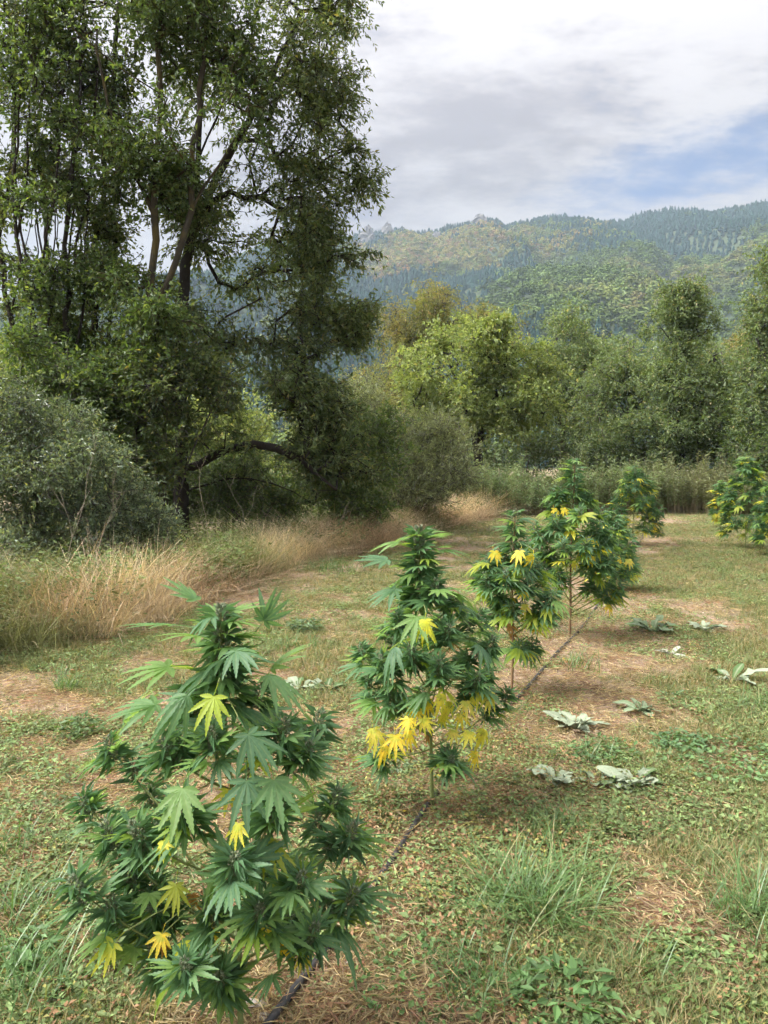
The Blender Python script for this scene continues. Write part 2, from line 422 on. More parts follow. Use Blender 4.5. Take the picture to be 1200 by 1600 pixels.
autc = np.where((rng.random(len(fx)) < .45)[:, None], np.array([.36, .23, .11]), np.array([.40, .34, .09]))
f_a = np.where(iscon, 0, aut * rng.random(len(fx)) * (.45 + .55 * sstep(fs, .62, .75)))[:, None]; tint = tint * (1 - f_a) + autc * f_a
ht = np.where(iscon, rng.uniform(6.5, 9.5, len(fx)), rng.uniform(5, 8.5, len(fx)))
wd = np.where(iscon, rng.uniform(9, 13, len(fx)), rng.uniform(7, 10.5, len(fx)))
fo = scatter('mountain_wood', fp, np.stack([fx, fy, fh - .6], 1), np.stack([fx * 0, fx * 0, rng.uniform(0, 6.28, len(fx))], 1),
             np.stack([wd, wd, ht], 1), tint, np.where(iscon, rng.integers(0, 2, len(fx)), rng.integers(2, 5, len(fx))))
tag(fo, 'mixed green and yellowing wood covering the mountain slope', 'forest', kind='stuff')

# --- crags breaking through below the crest
rock_m, t = new_mat('crag_rock'); tcn = t.add('ShaderNodeTexCoord')
p = t.add('ShaderNodeBsdfPrincipled', Base_Color=t.mix(t.noise(tcn.outputs['Object'], .25, 6, .65), (.09, .09, .095), (.25, .24, .235)), Roughness=.95); finish(t, p.outputs[0])
def crag(x, y, wx, hz, seed, label):
    r = np.random.default_rng(seed); n, m = 14, 9
    u, v = np.meshgrid(np.linspace(0, 2 * np.pi, n, endpoint=False), np.linspace(0, 1, m))
    rad = (1 - v ** 2.5) ** .5 * (.75 + .5 * r.random(u.shape)); rad[-1] = .03
    P = np.stack([np.cos(u) * rad * wx, np.sin(u) * rad * wx * .5, v * hz * (.85 + .3 * r.random(u.shape))], -1).reshape(-1, 3)
    i = np.arange(m - 1)[:, None] * n; j = np.arange(n)[None]; j2 = (j + 1) % n
    F = np.stack([i + j, i + j2, i + n + j2, i + n + j], -1).reshape(-1, 4)
    base = float(hill_h(np.array(x), np.array(y)))
    tag(obj('rock_crag', mk_mesh('rock_crag', P, F, [rock_m]), loc=(x, y, base - hz * .22)), label, 'rock', 'crags below the crest', kind='structure')
crag(-18, 862, 10, 26, 1, 'grey rock crag by the crest, close beside the tall dark tree')
crag(4, 872, 8, 20, 2, 'grey rock crag just right of the tallest crag under the crest')
crag(106, 868, 9, 15, 3, 'grey rock crag under the knoll in the middle of the crest')
crag(58, 866, 6, 11, 4, 'small grey crag between the two groups of crags')

# ------------------------------------------------------------------ trees and shrubs
def grow(trunks, lobes, seed, r0, step=.35, r_tip=.004, droop=.1, gap=.42, thin=1.0, clump=9):
    r = np.random.default_rng(seed)
    pos, par = [], []
    for li, line in enumerate(trunks):
        line = np.asarray(line, float); seg = np.linalg.norm(np.diff(line, axis=0), axis=1); d = np.concatenate([[0], np.cumsum(seg)])
        n = max(3, int(d[-1] / step)); s = np.linspace(0, d[-1], n)
        P = np.stack([np.interp(s, d, line[:, k]) for k in range(3)], 1)
        Q = P.copy(); Q[1:-1] = (P[:-2] + 2 * P[1:-1] + P[2:]) / 4
        Q[1:] += r.normal(0, .025 * thin, (n - 1, 3)) * [1, 1, .3]
        if li == 0: prev = -1; st = 0
        else: prev = int(np.argmin(((np.array(pos) - Q[0]) ** 2).sum(1))); st = 1
        for q in Q[st:]:
            pos.append(q); par.append(prev); prev = len(pos) - 1
    ntr = len(pos)
    C = []
    for (c, rad, n) in lobes:
        c = np.asarray(c); rad = np.asarray(rad); k = 0; tries = 0
        ms = max(3, int(n / clump)); us = unit(r.normal(0, 1, (ms, 3))); sub = c + us * rad * (r.random((ms, 1)) ** .42)
        while k < n and tries < 40 * n:
            tries += 1
            q = sub[r.integers(0, ms)] + r.normal(0, .22, 3) * np.minimum(rad, rad.min() * 1.5)
            g = vnoise(q[0] * .9 + q[2] * .35 + seed, q[2] * .9 + q[1] * .5, seed)
            if g < gap * r.uniform(.6, 1.2) or q[2] < .15: continue
            C.append(q); k += 1
    C = np.array(C); tp = np.array(pos[:ntr])
    C = C[np.argsort([((tp - c) ** 2).sum(1).min() for c in C])]
    A = np.zeros((ntr + len(C) * 14, 3)); A[:ntr] = tp; n = ntr; tips = []
    for c in C:
        v = c - A[:n]; dist = np.sqrt((v ** 2).sum(1))
        pen = dist + np.clip(-v[:, 2], 0, None) * .55
        pen[0] += .5
        j = int(np.argmin(pen)); p0 = A[j]; d = dist[j]
        m = int(np.clip(d / step, 1, 12)); mid = (p0 + c) / 2 + r.normal(0, .10, 3) * d + np.array([0, 0, droop * d])
        prev = j
        for k in range(1, m + 1):
            f = k / m; q = (1 - f) ** 2 * p0 + 2 * f * (1 - f) * mid + f * f * c
            A[n] = q; par.append(prev); prev = n; n += 1
        tips.append(prev)
    A = A[:n]; par = np.array(par)
    wt = np.zeros(n); wt[tips] += 1
    for k in range(n - 1, 0, -1): wt[par[k]] += wt[k]
    wt = np.maximum(wt, 1); e = math.log(r0 / r_tip) / math.log(max(wt[0], 2))
    rad = r_tip * wt ** e; rad[0] *= 1.25
    kids = [[] for _ in range(n)]
    for k in range(1, n): kids[par[k]].append(k)
    chains, stack = [], [(-1, 0)]
    while stack:
        p, k = stack.pop(); ch = [p] if p >= 0 else []
        while True:
            ch.append(k); ks = kids[k]
            if not ks: break
            b = max(ks, key=lambda q: wt[q])
            stack += [(k, q) for q in ks if q != b]; k = b
        rr = rad[ch].copy()
        if p >= 0: rr[0] = min(rr[0], rr[1] * 1.15)
        chains.append((A[ch], rr))
    tdir = np.array([A[k] - A[par[k]] for k in tips])
    return chains, A[tips], unit(tdir)

def leaves(tips, tdir, per, L, ratio, spread, seed, hang=.3, up=.6, elong=1.6):
    """sprays: each branch tip carries a few thin twigs with leaves set along them"""
    r = np.random.default_rng(seed); nt = 6; m = len(tips) * nt
    c = np.repeat(tips, nt, 0); td = np.repeat(tdir, nt, 0)
    tw = unit(r.normal(0, 1, (m, 3)) * [1, 1, .75] + td * .7); tl = spread * r.uniform(1.3, 3.0, m) * (elong / 1.6)
    c = c - td * spread * r.uniform(0, 1.2, (m, 1))
    k = max(1, per // nt); n = m * k
    c2, tw2, tl2 = np.repeat(c, k, 0), np.repeat(tw, k, 0), np.repeat(tl, k)
    u = r.uniform(.12, 1.0, n); sag = (hang * .45) * tl2 * u ** 2
    P = c2 + tw2 * (tl2 * u)[:, None]; P[:, 2] -= sag
    side = unit(np.cross(tw2, r.normal(0, 1, (n, 3))))
    D = unit(tw2 * .75 + side * .8 + r.normal(0, .25, (n, 3)) + [0, 0, -hang])
    N = unit(r.normal(0, .6, (n, 3)) + [0, 0, up])
    ln = L * r.uniform(.6, 1.25, n)
    P[:, 2] = np.maximum(P[:, 2], .05)
    A = leaf_quads(P, D, N, ln, ln * ratio * r.uniform(.75, 1.2, n), .22, .15)
    td2 = tw.copy(); td2[:, 2] -= hang * .3
    B = leaf_quads(c, td2, r.normal(0, 1, (m, 3)), tl * .95, np.full(m, .012 if L > .06 else .007), 0, 0)
    return merge(A, B)

def px_lobe(px, py, Y, rx, ry, n, rd=None):
    k = Y / FPX; c = at(px, py, Y)
    return (c, np.array([rx * k, (rd if rd else min(rx * k, 1.6)), ry * k]), n)

def tree(name, label, cat, trunks, lobes, leafm, barkm, seed, r0=.12, per=40, L=.09, ratio=.5, spread=.22, hang=.3, up=.6,
         step=.35, r_tip=.004, droop=.1, gap=.42, group=None, thin=1.0, elong=1.6, parts=('trunk', 'crown')):
    base = np.array(trunks[0][0], float)
    ch, tips, td = grow(trunks, lobes, seed, r0, step, r_tip, droop, gap, thin)
    root = thing(name, label, cat, base, group)
    V, F = tubes(ch); obj(parts[0], mk_mesh(parts[0], V - base, F, [barkm], smooth=True), root)
    V, F, fm_ = leaves(tips, td, per, L, ratio, spread, seed + 50, hang, up, elong)
    obj(parts[1], mk_mesh(parts[1], V - base, F, [leafm, barkm], fm_), root)
    return root
def px_line(pts, Y, dy=None):
    """trunk line; first point is set on the ground"""
    out = [at(a, b, Y + (dy[i] if dy else 0)) for i, (a, b) in enumerate(pts)]
    out[0][2] = float(gz(out[0][0], out[0][1])) - .05
    return out
def gbase(px, Y): p = at(px, 800, Y); p[2] = float(gz(p[0], p[1])) - .05; return p

G_LEFT = 'tall trees on the left edge of the meadow'
# big dark tree with the low arching bough
Yt = 14.0
tree('broadleaf_tree', 'big dark tree with black trunk and a low bough arching right, beside the dry grass', 'tree',
     [px_line([(287, 850), (283, 700), (287, 560), (283, 470), (300, 350), (312, 200), (320, 0), (330, -190)], Yt),
      [at(288, 745, Yt), at(335, 708, Yt - .3), at(400, 690, Yt - .5), at(465, 712, Yt - .7), at(520, 765, Yt - .8)],
      [at(290, 770, Yt), at(350, 745, Yt - .2), at(430, 750, Yt - .4), at(490, 790, Yt - .5)],
      [at(300, 350, Yt), at(350, 260, Yt), at(420, 130, Yt), at(470, 20, Yt)],
      [at(312, 250, Yt), at(350, 150, Yt), at(390, 60, Yt + .2), at(430, -60, Yt)]],
     [px_lobe(400, 210, Yt, 140, 170, 180), px_lobe(470, 290, Yt, 100, 60, 90), px_lobe(505, 370, Yt, 60, 50, 65),
      px_lobe(430, 70, Yt, 120, 130, 170), px_lobe(400, -120, Yt, 170, 150, 90), px_lobe(440, 420, Yt, 110, 60, 110),
      px_lobe(500, 500, Yt, 85, 45, 85), px_lobe(390, 575, Yt, 140, 60, 70), px_lobe(330, 330, Yt, 110, 120, 75),
      px_lobe(440, 660, Yt, 120, 60, 120), px_lobe(520, 715, Yt - .3, 65, 60, 90), px_lobe(370, 660, Yt + .6, 110, 70, 30),
      px_lobe(550, 500, Yt, 40, 30, 40), px_lobe(480, 610, Yt - .4, 90, 50, 55), px_lobe(330, 500, Yt - .5, 70, 50, 60), px_lobe(545, 235, Yt, 18, 30, 12), px_lobe(560, 290, Yt, 16, 12, 6), px_lobe(525, 160, Yt, 24, 34, 12), px_lobe(520, 30, Yt, 28, 50, 16)],
     M['leaf_dark'], M['bark_dark'], 11, .12, 54, .095, .36, .19, hang=.45, gap=.46, r_tip=.006, group=G_LEFT)
# lichen trunk, forked
Yt = 12.6
tree('broadleaf_tree', 'tall tree with yellow lichen trunk forking in two at mid height', 'tree',
     [px_line([(203, 870), (212, 690), (222, 590), (236, 480), (240, 400), (238, 310), (246, 200), (250, 60), (245, -120)], Yt),
      [at(236, 482, Yt), at(262, 445, Yt), at(276, 410, Yt), at(297, 315, Yt), at(340, 258, Yt), at(390, 190, Yt)],
      [at(297, 315, Yt), at(300, 220, Yt), at(320, 120, Yt), at(310, 0, Yt)],
      [at(238, 330, Yt), at(200, 270, Yt), at(175, 180, Yt), at(150, 80, Yt)]],
     [px_lobe(230, 90, Yt, 130, 120, 190), px_lobe(300, 180, Yt, 90, 110, 130), px_lobe(200, -100, Yt, 190, 110, 90),
      px_lobe(210, 260, Yt, 80, 70, 70), px_lobe(280, 560, Yt + .3, 110, 50, 80), px_lobe(180, 420, Yt, 70, 50, 36), px_lobe(320, 300, Yt, 60, 70, 40), px_lobe(230, 520, Yt - .3, 80, 50, 60), px_lobe(170, 600, Yt - .3, 80, 50, 60)],
     M['leaf_oak'], M['bark_lichen'], 12, .085, 44, .088, .5, .18, group=G_LEFT, gap=.48, r_tip=.006)
stems = [
  ('slender dark tree at the photo edge, leaning left', 13.2, [(42, 880), (34, 575), (16, 490), (2, 385), (-25, 240), (-40, 60)], [(-10, 90, 70, 130, 60), (10, 300, 40, 60, 14), (30, 480, 40, 40, 10)], .05),
  ('thin dark tree second from the photo edge, bending left above the silvery bush', 12.6, [(64, 880), (60, 590), (50, 480), (26, 380), (20, 260), (40, 60), (50, -80)], [(45, 110, 70, 110, 75), (30, 230, 50, 60, 22), (70, 430, 40, 50, 22)], .042),
  ('straight dark tree third from the photo edge', 13.6, [(88, 880), (84, 590), (78, 470), (72, 370), (60, 270), (70, 120), (80, -80)], [(90, 70, 80, 110, 90), (100, -60, 90, 60, 30), (90, 260, 50, 60, 18), (110, 500, 50, 45, 26)], .05),
  ('dark tree with upright stem fourth from the photo edge', 12.9, [(115, 880), (108, 600), (104, 450), (104, 330), (120, 210), (130, 60), (150, -90)], [(140, 100, 80, 110, 95), (150, 240, 55, 60, 34), (120, 400, 50, 40, 18), (120, 560, 70, 40, 40)], .05),
  ('dark tree just left of the yellow lichen trunk', 13.9, [(152, 880), (147, 680), (143, 520), (150, 390), (166, 260), (178, 120), (190, -60)], [(190, 180, 80, 90, 80), (170, 330, 70, 70, 60), (200, 470, 80, 50, 50), (170, 590, 90, 45, 40), (200, 20, 90, 90, 60)], .07)]
for i, (lb, Yt, pts, lob, r0) in enumerate(stems):
    fk = [[at(pts[k][0], pts[k][1], Yt), at(pts[k][0] + dx * .5, pts[k][1] - 90, Yt + .2), at(pts[k][0] + dx * .8, pts[k][1] - 210, Yt + .2), at(pts[k][0] + dx, pts[k][1] - 340, Yt)] for k, dx in ((1, 34), (2, -30), (2, 48), (3, 26))]
    tree('broadleaf_tree', lb, 'tree', [px_line(pts, Yt)] + fk, [px_lobe(a, b, Yt, c, d, n) for a, b, c, d, n in lob + [(pts[3][0] + 12, 300, 48, 70, 22), (pts[2][0] + 16, 420, 45, 60, 22), (pts[1][0] + 10, 520, 45, 50, 16)]],
         M['leaf_oak'] if i % 2 else M['leaf_dark'], M['bark_dark'], 20 + i, r0, 38, .085, .52, .18, group=G_LEFT, gap=.48, r_tip=.006)

# shrubs at the left
def bush(label, px_, Y, lobes, leafm, seed, per=40, L=.05, ratio=.45, spread=.12, r0=.03, group=None, gap=.3, hang=.1, name='shrub', nst=5, elong=1.6, up=.6, barkm=None):
    b = gbase(px_, Y); r = np.random.default_rng(seed)
    lines = []
    for k in range(nst):
        c, rad, _ = lobes[k % len(lobes)]
        e = c + r.normal(0, .35, 3) * rad; s = b + np.array([r.uniform(-.25, .25), r.uniform(-.2, .2), 0]) * (k > 0)
        lines.append([s, s * .45 + e * .55 + np.array([0, 0, .1]) * np.linalg.norm(e - s), e])
    return tree(name, label, 'shrub', lines, lobes, leafm, barkm or M['bark_grey'], seed, r0, per, L, ratio, spread, hang, up, .22, .0025, .1, gap, group, .4, elong,
                ('stems', 'foliage'))
bush('silvery green small-leaved bush filling the left edge below the trees', 70, 10.0,
     [px_lobe(60, 720, 10.0, 95, 110, 300, .9), px_lobe(150, 740, 10.0, 85, 90, 240, .8), px_lobe(-30, 740, 10.0, 80, 110, 160, .9), px_lobe(70, 850, 9.7, 120, 60, 170, .8), px_lobe(30, 640, 10, 60, 45, 80, .6)],
     M['leaf_silver'], 41, 46, .055, .42, .12, .035)
bush('sprawling silvery bush in front of the lichen trunk', 215, 10.9,
     [px_lobe(215, 700, 10.9, 50, 70, 120, .6), px_lobe(240, 780, 10.9, 50, 60, 110, .6), px_lobe(190, 830, 10.6, 50, 40, 80, .6)],
     M['leaf_silver'], 42, 38, .055, .42, .12, .03)
bush('leafy green sapling thicket in front of the slim left stems', 120, 12.0,
     [px_lobe(110, 600, 12, 80, 60, 110, .8), px_lobe(170, 660, 12, 70, 55, 110, .8), px_lobe(60, 560, 12, 60, 50, 50, .7)], M['leaf_oak'], 47, 42, .085, .5, .17, .03)
bush('leafy sapling thicket between the lichen trunk and the black trunk', 255, 12.4,
     [px_lobe(250, 620, 12.4, 60, 70, 130, .8), px_lobe(265, 720, 12.4, 45, 50, 70, .7), px_lobe(330, 590, 12.8, 60, 45, 80, .7)], M['leaf_dark'], 48, 42, .09, .45, .17, .03)
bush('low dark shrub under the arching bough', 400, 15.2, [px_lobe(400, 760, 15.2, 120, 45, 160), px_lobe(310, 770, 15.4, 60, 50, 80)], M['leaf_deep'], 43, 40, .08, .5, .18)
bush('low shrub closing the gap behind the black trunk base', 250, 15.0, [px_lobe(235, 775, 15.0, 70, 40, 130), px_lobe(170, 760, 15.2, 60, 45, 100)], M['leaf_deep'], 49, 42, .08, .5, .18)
bush('low shrub behind the two arching boughs', 350, 17.0, [px_lobe(350, 765, 17.0, 90, 40, 150), px_lobe(440, 770, 17.0, 80, 36, 130)], M['leaf_oak'], 50, 42, .09, .5, .2)
bush('dark olive shrub with yellowing leaves between bough and grey willow', 565, 15.2,
     [px_lobe(560, 700, 15.2, 60, 55, 190), px_lobe(540, 770, 15.0, 75, 35, 140), px_lobe(500, 740, 15.2, 55, 50, 80)], M['leaf_oak'], 44, 46, .08, .5, .16)
bush('grey-green feathery willow shrub in the middle of the hedge', 655, 17.5,
     [px_lobe(655, 715, 17.5, 72, 55, 330, 1.0), px_lobe(640, 765, 17.3, 85, 34, 230, 1.0), px_lobe(690, 690, 17.6, 40, 35, 90, .6), px_lobe(605, 720, 17.6, 40, 45, 90, .7)],
     M['leaf_willow'], 45, 62, .085, .16, .17, .05, hang=-.5, elong=2.2)
bush('pale grey-green shrub rising behind the dark olive shrub', 545, 21.0,
     [px_lobe(530, 660, 21, 70, 40, 200, 1.2), px_lobe(560, 620, 21, 45, 30, 70, .9), px_lobe(520, 710, 21, 90, 40, 120, 1.2)], M['leaf_willow'], 46, 50, .10, .25, .22, .06)
bk = [('yellow-green thicket seen between the left trunks', 60, 24.0, [(60, 610, 90, 60, 160), (10, 570, 70, 45, 70), (60, 690, 120, 60, 120)]),
      ('fresh green thicket behind the lichen trunk', 200, 23.0, [(190, 640, 90, 55, 140), (230, 700, 110, 60, 140)]),
      ('bright leafy thicket behind the black trunk', 340, 22.0, [(345, 660, 80, 50, 140), (350, 720, 100, 50, 140)]),
      ('shadowed thicket far behind the arching bough', 450, 25.0, [(450, 680, 80, 50, 130), (470, 730, 110, 45, 120)])]
for i, (lb, px_, Yb, lob) in enumerate(bk):
    bush(lb, px_, Yb, [px_lobe(a, b, Yb, c, d, n) for a, b, c, d, n in lob], M['leaf_lime'] if i != 1 else M['leaf_oak'], 60 + i, 36, .13, .5, .30, .07)

# the tree line beyond the meadow
G_LINE = 'trees beyond the far end of the meadow'
def line_tree(label, px_, Y, stem, lobes, leafm, seed, barkm='bark_grey', r0=.14, per=40, L=.15, ratio=.5, spread=.23, hang=.25, gap=.36, name='broadleaf_tree'):
    base = gbase(px_, Y)
    lines = [[base] + [at(a, b, Y) for a, b in stem[0]]] + [[at(a, b, Y) for a, b in s] for s in stem[1:]]
    return tree(name, label, 'tree', lines, [px_lobe(a, b, Y, c, d, n, rd) for a, b, c, d, n, rd in lobes], leafm, M[barkm], seed, r0, per, L, ratio, spread,
                hang, .6, .5, .006, .1, gap, G_LINE)
line_tree('fresh green round-crowned tree with forked trunk in the middle', 748, 30,
          [[(748, 735), (746, 690), (735, 655), (715, 610), (700, 560)], [(748, 690), (765, 640), (790, 580), (800, 530)], [(742, 680), (700, 655), (665, 640)], [(752, 690), (800, 650), (850, 645)]],
          [(740, 545, 75, 48, 210, 2.2), (690, 600, 62, 45, 140, 2.0), (800, 590, 60, 60, 150, 2.0), (820, 660, 70, 28, 110, 1.8), (750, 630, 100, 40, 150, 2.4), (700, 655, 70, 30, 80, 1.8), (765, 510, 55, 25, 70, 1.6), (660, 640, 40, 30, 40, 1.4)],
          M['leaf_lime'], 71, 'bark_dark', .17, 44)
line_tree('tall rusty-topped tree behind the fresh green round tree', 690, 40, [[(690, 640), (685, 560), (680, 480)], [(690, 640), (640, 560), (620, 520)], [(690, 600), (740, 540), (770, 500)]],
          [(670, 500, 55, 48, 170, 2.2), (635, 540, 50, 70, 170, 2.2), (590, 600, 38, 60, 120, 1.8), (740, 520, 60, 40, 130, 2.0), (775, 510, 35, 25, 50, 1.4), (690, 465, 40, 22, 50, 1.4), (640, 640, 80, 50, 120, 2)],
          M['leaf_rust'], 72, 'bark_grey', .2, 40, .17, .3, .36, .5)
line_tree('olive tree right of the fresh green round tree', 880, 38, [[(880, 640), (872, 560), (868, 510)], [(880, 640), (910, 580), (925, 550)]],
          [(872, 535, 42, 48, 140, 1.8), (905, 590, 55, 55, 170, 2.2), (850, 610, 45, 55, 110, 1.8), (890, 660, 70, 40, 140, 2.2), (930, 560, 30, 28, 50, 1.3)], M['leaf_olive'], 73, 'bark_grey', .17, 40, .15, .5, .32)
line_tree('tree with rounded top knot on a dark narrow waist', 1066, 30, [[(1066, 720), (1064, 640), (1062, 560), (1062, 500), (1065, 455)], [(1062, 560), (1035, 510), (1020, 490)], [(1062, 550), (1090, 510), (1105, 480)]],
          [(1062, 490, 40, 40, 150, 1.1), (1040, 500, 30, 22, 50, .9), (1090, 495, 28, 28, 60, .9), (1066, 455, 22, 14, 22, .6), (1062, 555, 34, 30, 70, .8), (1062, 590, 50, 30, 90, 1.0), (1064, 620, 55, 40, 130, 1.5), (1064, 660, 75, 40, 130, 1.6), (1020, 680, 60, 35, 90, 1.5), (1075, 705, 70, 30, 100, 1.5), (1100, 600, 40, 40, 60, 1.2)], M['leaf_olive'], 74, 'bark_dark', .14, 42, .12, .5, .25)
line_tree('wide grey-green tree left of the one with a top knot', 985, 34, [[(985, 660), (980, 590), (975, 550)], [(985, 660), (950, 600)], [(985, 650), (1020, 600)]],
          [(975, 580, 48, 38, 150, 2), (945, 610, 40, 40, 100, 1.8), (1015, 600, 40, 45, 120, 1.8), (985, 660, 75, 45, 180, 2.4), (940, 690, 50, 30, 70, 2)], M['leaf_olive'], 75, 'bark_grey', .15, 40, .14, .5, .32)
line_tree('grey-green tree right of the one with a top knot', 1135, 33, [[(1135, 660), (1130, 590), (1128, 550)], [(1135, 650), (1165, 590)]],
          [(1128, 580, 42, 42, 150, 2), (1165, 600, 40, 50, 120, 1.8), (1130, 660, 70, 45, 180, 2.2), (1110, 620, 35, 40, 70, 1.6)], M['leaf_olive'], 76, 'bark_grey', .15, 40, .14, .55, .3)
line_tree('tall green tree cut by the right photo edge', 1215, 27, [[(1215, 720), (1218, 600), (1222, 480), (1225, 380)], [(1218, 600), (1180, 530)], [(1220, 520), (1260, 440)]],
          [(1215, 440, 34, 60, 110, 1.1), (1185, 500, 34, 40, 80, 1.0), (1235, 520, 55, 70, 130, 1.4), (1190, 590, 40, 60, 120, 1.2), (1200, 690, 60, 50, 150, 1.6), (1250, 620, 55, 80, 110, 1.6)], M['leaf_olive'], 77, 'bark_grey', .16, 42, .12, .55, .26)
line_tree('pale yellowish tree peeping over the gap right of the top-knot tree', 1180, 46, [[(1180, 620), (1182, 540)]],
          [(1185, 540, 40, 40, 120, 2), (1150, 560, 40, 35, 90, 2), (1215, 570, 50, 50, 90, 2.2)], M['leaf_rust'], 78, 'bark_grey', .16, 38, .18, .45, .38)
line_tree('dull green tree far behind between olive and grey-green trees', 935, 48, [[(935, 640), (935, 560)]],
          [(935, 570, 60, 40, 140, 2.4), (990, 565, 50, 32, 100, 2.2), (1050, 580, 60, 40, 110, 2.4), (900, 620, 60, 50, 90, 2.4)], M['leaf_olive'], 79, 'bark_grey', .18, 36, .19, .5, .42)
bush('rust and green tree-like shrub left of the fresh round tree', 610, 34, [px_lobe(610, 640, 34, 55, 60, 150, 2), px_lobe(590, 700, 34, 70, 50, 130, 2)], M['leaf_rust'], 80, 40, .15, .35, .34, .09, G_LINE)
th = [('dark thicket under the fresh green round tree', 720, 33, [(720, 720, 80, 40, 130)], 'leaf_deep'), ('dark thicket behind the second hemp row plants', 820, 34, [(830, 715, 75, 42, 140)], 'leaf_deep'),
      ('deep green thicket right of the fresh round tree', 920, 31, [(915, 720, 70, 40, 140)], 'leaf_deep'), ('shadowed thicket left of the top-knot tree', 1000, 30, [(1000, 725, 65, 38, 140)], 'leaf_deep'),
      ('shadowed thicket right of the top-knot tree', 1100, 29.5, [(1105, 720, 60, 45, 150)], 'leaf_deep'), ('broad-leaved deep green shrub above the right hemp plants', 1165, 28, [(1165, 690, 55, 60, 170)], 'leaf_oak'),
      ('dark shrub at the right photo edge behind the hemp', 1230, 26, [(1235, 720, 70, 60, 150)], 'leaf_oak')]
for i, (lb, px_, Yb, lob, mm) in enumerate(th):
    bush(lb, px_, Yb, [px_lobe(a, b, Yb, c, d, n, 1.6) for a, b, c, d, n in lob], M[mm], 90 + i, 40, .13, .5, .28, .06, 'thickets under the tree line')

# ------------------------------------------------------------------ tall weeds, dry grass, low cover
def blade_proto(n, h, w_, seed, rad, bend, segs=3, lean=.35):
    r = np.random.default_rng(seed); VV, FF, off = [], [], 0
    for k in range(n):
        a = r.uniform(0, 6.283); b = np.array([r.normal(0, rad), r.normal(0, rad), -.01]); H = h * r.uniform(.45, 1.15)
        d = np.array([math.cos(a), math.sin(a), 0]); s = np.array([-d[1], d[0], 0]); le = lean * r.uniform(.2, 1.2); bd = bend * r.uniform(.3, 1.4)
        ws = w_ * r.uniform(.7, 1.3); pts = []
        for i in range(segs + 1):
            f = i / segs; c = b + d * (le * f + bd * f * f) * H + np.array([0, 0, H * (f - .35 * bd * f * f)])
            if i < segs:
                ww = ws * (1 - .55 * f) * .5; pts += [c - s * ww, c + s * ww]
            else: pts.append(c)
        m = len(pts); VV.append(np.array(pts)); q = []
        for i in range(segs - 1): q += [[2 * i, 2 * i + 1, 2 * i + 3], [2 * i, 2 * i + 3, 2 * i + 2]]
        q.append([m - 3, m - 2, m - 1]); FF.append(np.array(q) + off); off += m
    return np.concatenate(VV), np.concatenate(FF)
def flat_straw(n, L, seed, rad, zmax):
    r = np.random.default_rng(seed); a = r.uniform(0, 6.283, n); P = np.stack([r.normal(0, rad, n), r.normal(0, rad, n), r.uniform(.003, zmax, n)], 1)
    D = np.stack([np.cos(a), np.sin(a), r.normal(.08, .16, n)], 1); N = np.stack([r.normal(0, .4, n), r.normal(0, .4, n), np.ones(n)], 1)
    ln = L * r.uniform(.4, 1.3, n); return leaf_quads(P, D, N, ln, np.full(n, .0022) * r.uniform(.7, 1.8, n), .05, .08)
def rosette(n, L, ratio, seed, rad, h, hang=.1):
    r = np.random.default_rng(seed); a = r.uniform(0, 6.283, n); q = rad * np.sqrt(r.random(n))
    P = np.stack([q * np.cos(a), q * np.sin(a), h * r.random(n) ** .7], 1)
    a2 = a + r.normal(0, .9, n); D = np.stack([np.cos(a2), np.sin(a2), r.normal(.15, .3, n) - hang], 1)
    N = np.stack([r.normal(0, .4, n), r.normal(0, .4, n), np.ones(n)], 1); ln = L * r.uniform(.6, 1.3, n)
    return leaf_quads(P, D, N, ln, ln * ratio, .12, .1)
def spots(n, y0, y1, seed, pw=1.0, margin=.62, xmin=None, xmax=None):
    """random ground points in the part of the meadow in front of the camera, density falling with distance"""
    r = np.random.default_rng(seed); y = y0 * (y1 / y0) ** (r.random(n) ** pw); x = r.uniform(-1, 1, n) * (margin * y + .5)
    return x, y
def lay(x, y, seed, s0, s1, zo=0.0, tilt=.15):
    r = np.random.default_rng(seed); n = len(x)
    P = np.stack([x, y, gz(x, y) + zo], 1); rot = np.stack([r.normal(0, tilt, n), r.normal(0, tilt, n), r.uniform(0, 6.283, n)], 1)
    s = r.uniform(s0, s1, n) * (1 + .012 * np.clip(y - 4, 0, 30)); return P, rot, np.stack([s, s, s], 1), r
hpts = [(330, 1740), (428, 1600), (458, 1558), (490, 1520), (545, 1442), (582, 1395), (604, 1366), (626, 1334), (646, 1302), (668, 1268), (704, 1222), (765, 1145), (800, 1103), (836, 1064), (872, 1018), (905, 984), (950, 925), (985, 868), (1010, 830)]
def ground_px(px_, py_, z=0.0):
    b = (800 - py_) / FPX; c, s = math.cos(PITCH), math.sin(PITCH); fy_, fz_ = c + b * s, -s + b * c; Yd = fy_ * (z - CAM_H) / fz_
    return at(px_, py_, Yd)
HP = np.array([ground_px(*q) for q in hpts]); d = np.concatenate([[0], np.cumsum(np.linalg.norm(np.diff(HP, axis=0), axis=1))]); s = np.linspace(0, d[-1], 260)
HP = np.stack([np.interp(s, d, HP[:, k]) for k in range(3)], 1)
for _ in range(6): HP[1:-1] = (HP[:-2] + 2 * HP[1:-1] + HP[2:]) / 4
hz_ = gz(HP[:, 0], HP[:, 1])
for _ in range(14): hz_[1:-1] = (hz_[:-2] + 2 * hz_[1:-1] + hz_[2:]) / 4
HP[:, 2] = hz_ + np.interp(HP[:, 1], [3.3, 4.0], [.016, .004]) + .012 * (vnoise(s * 1.1, s * 0, 3))
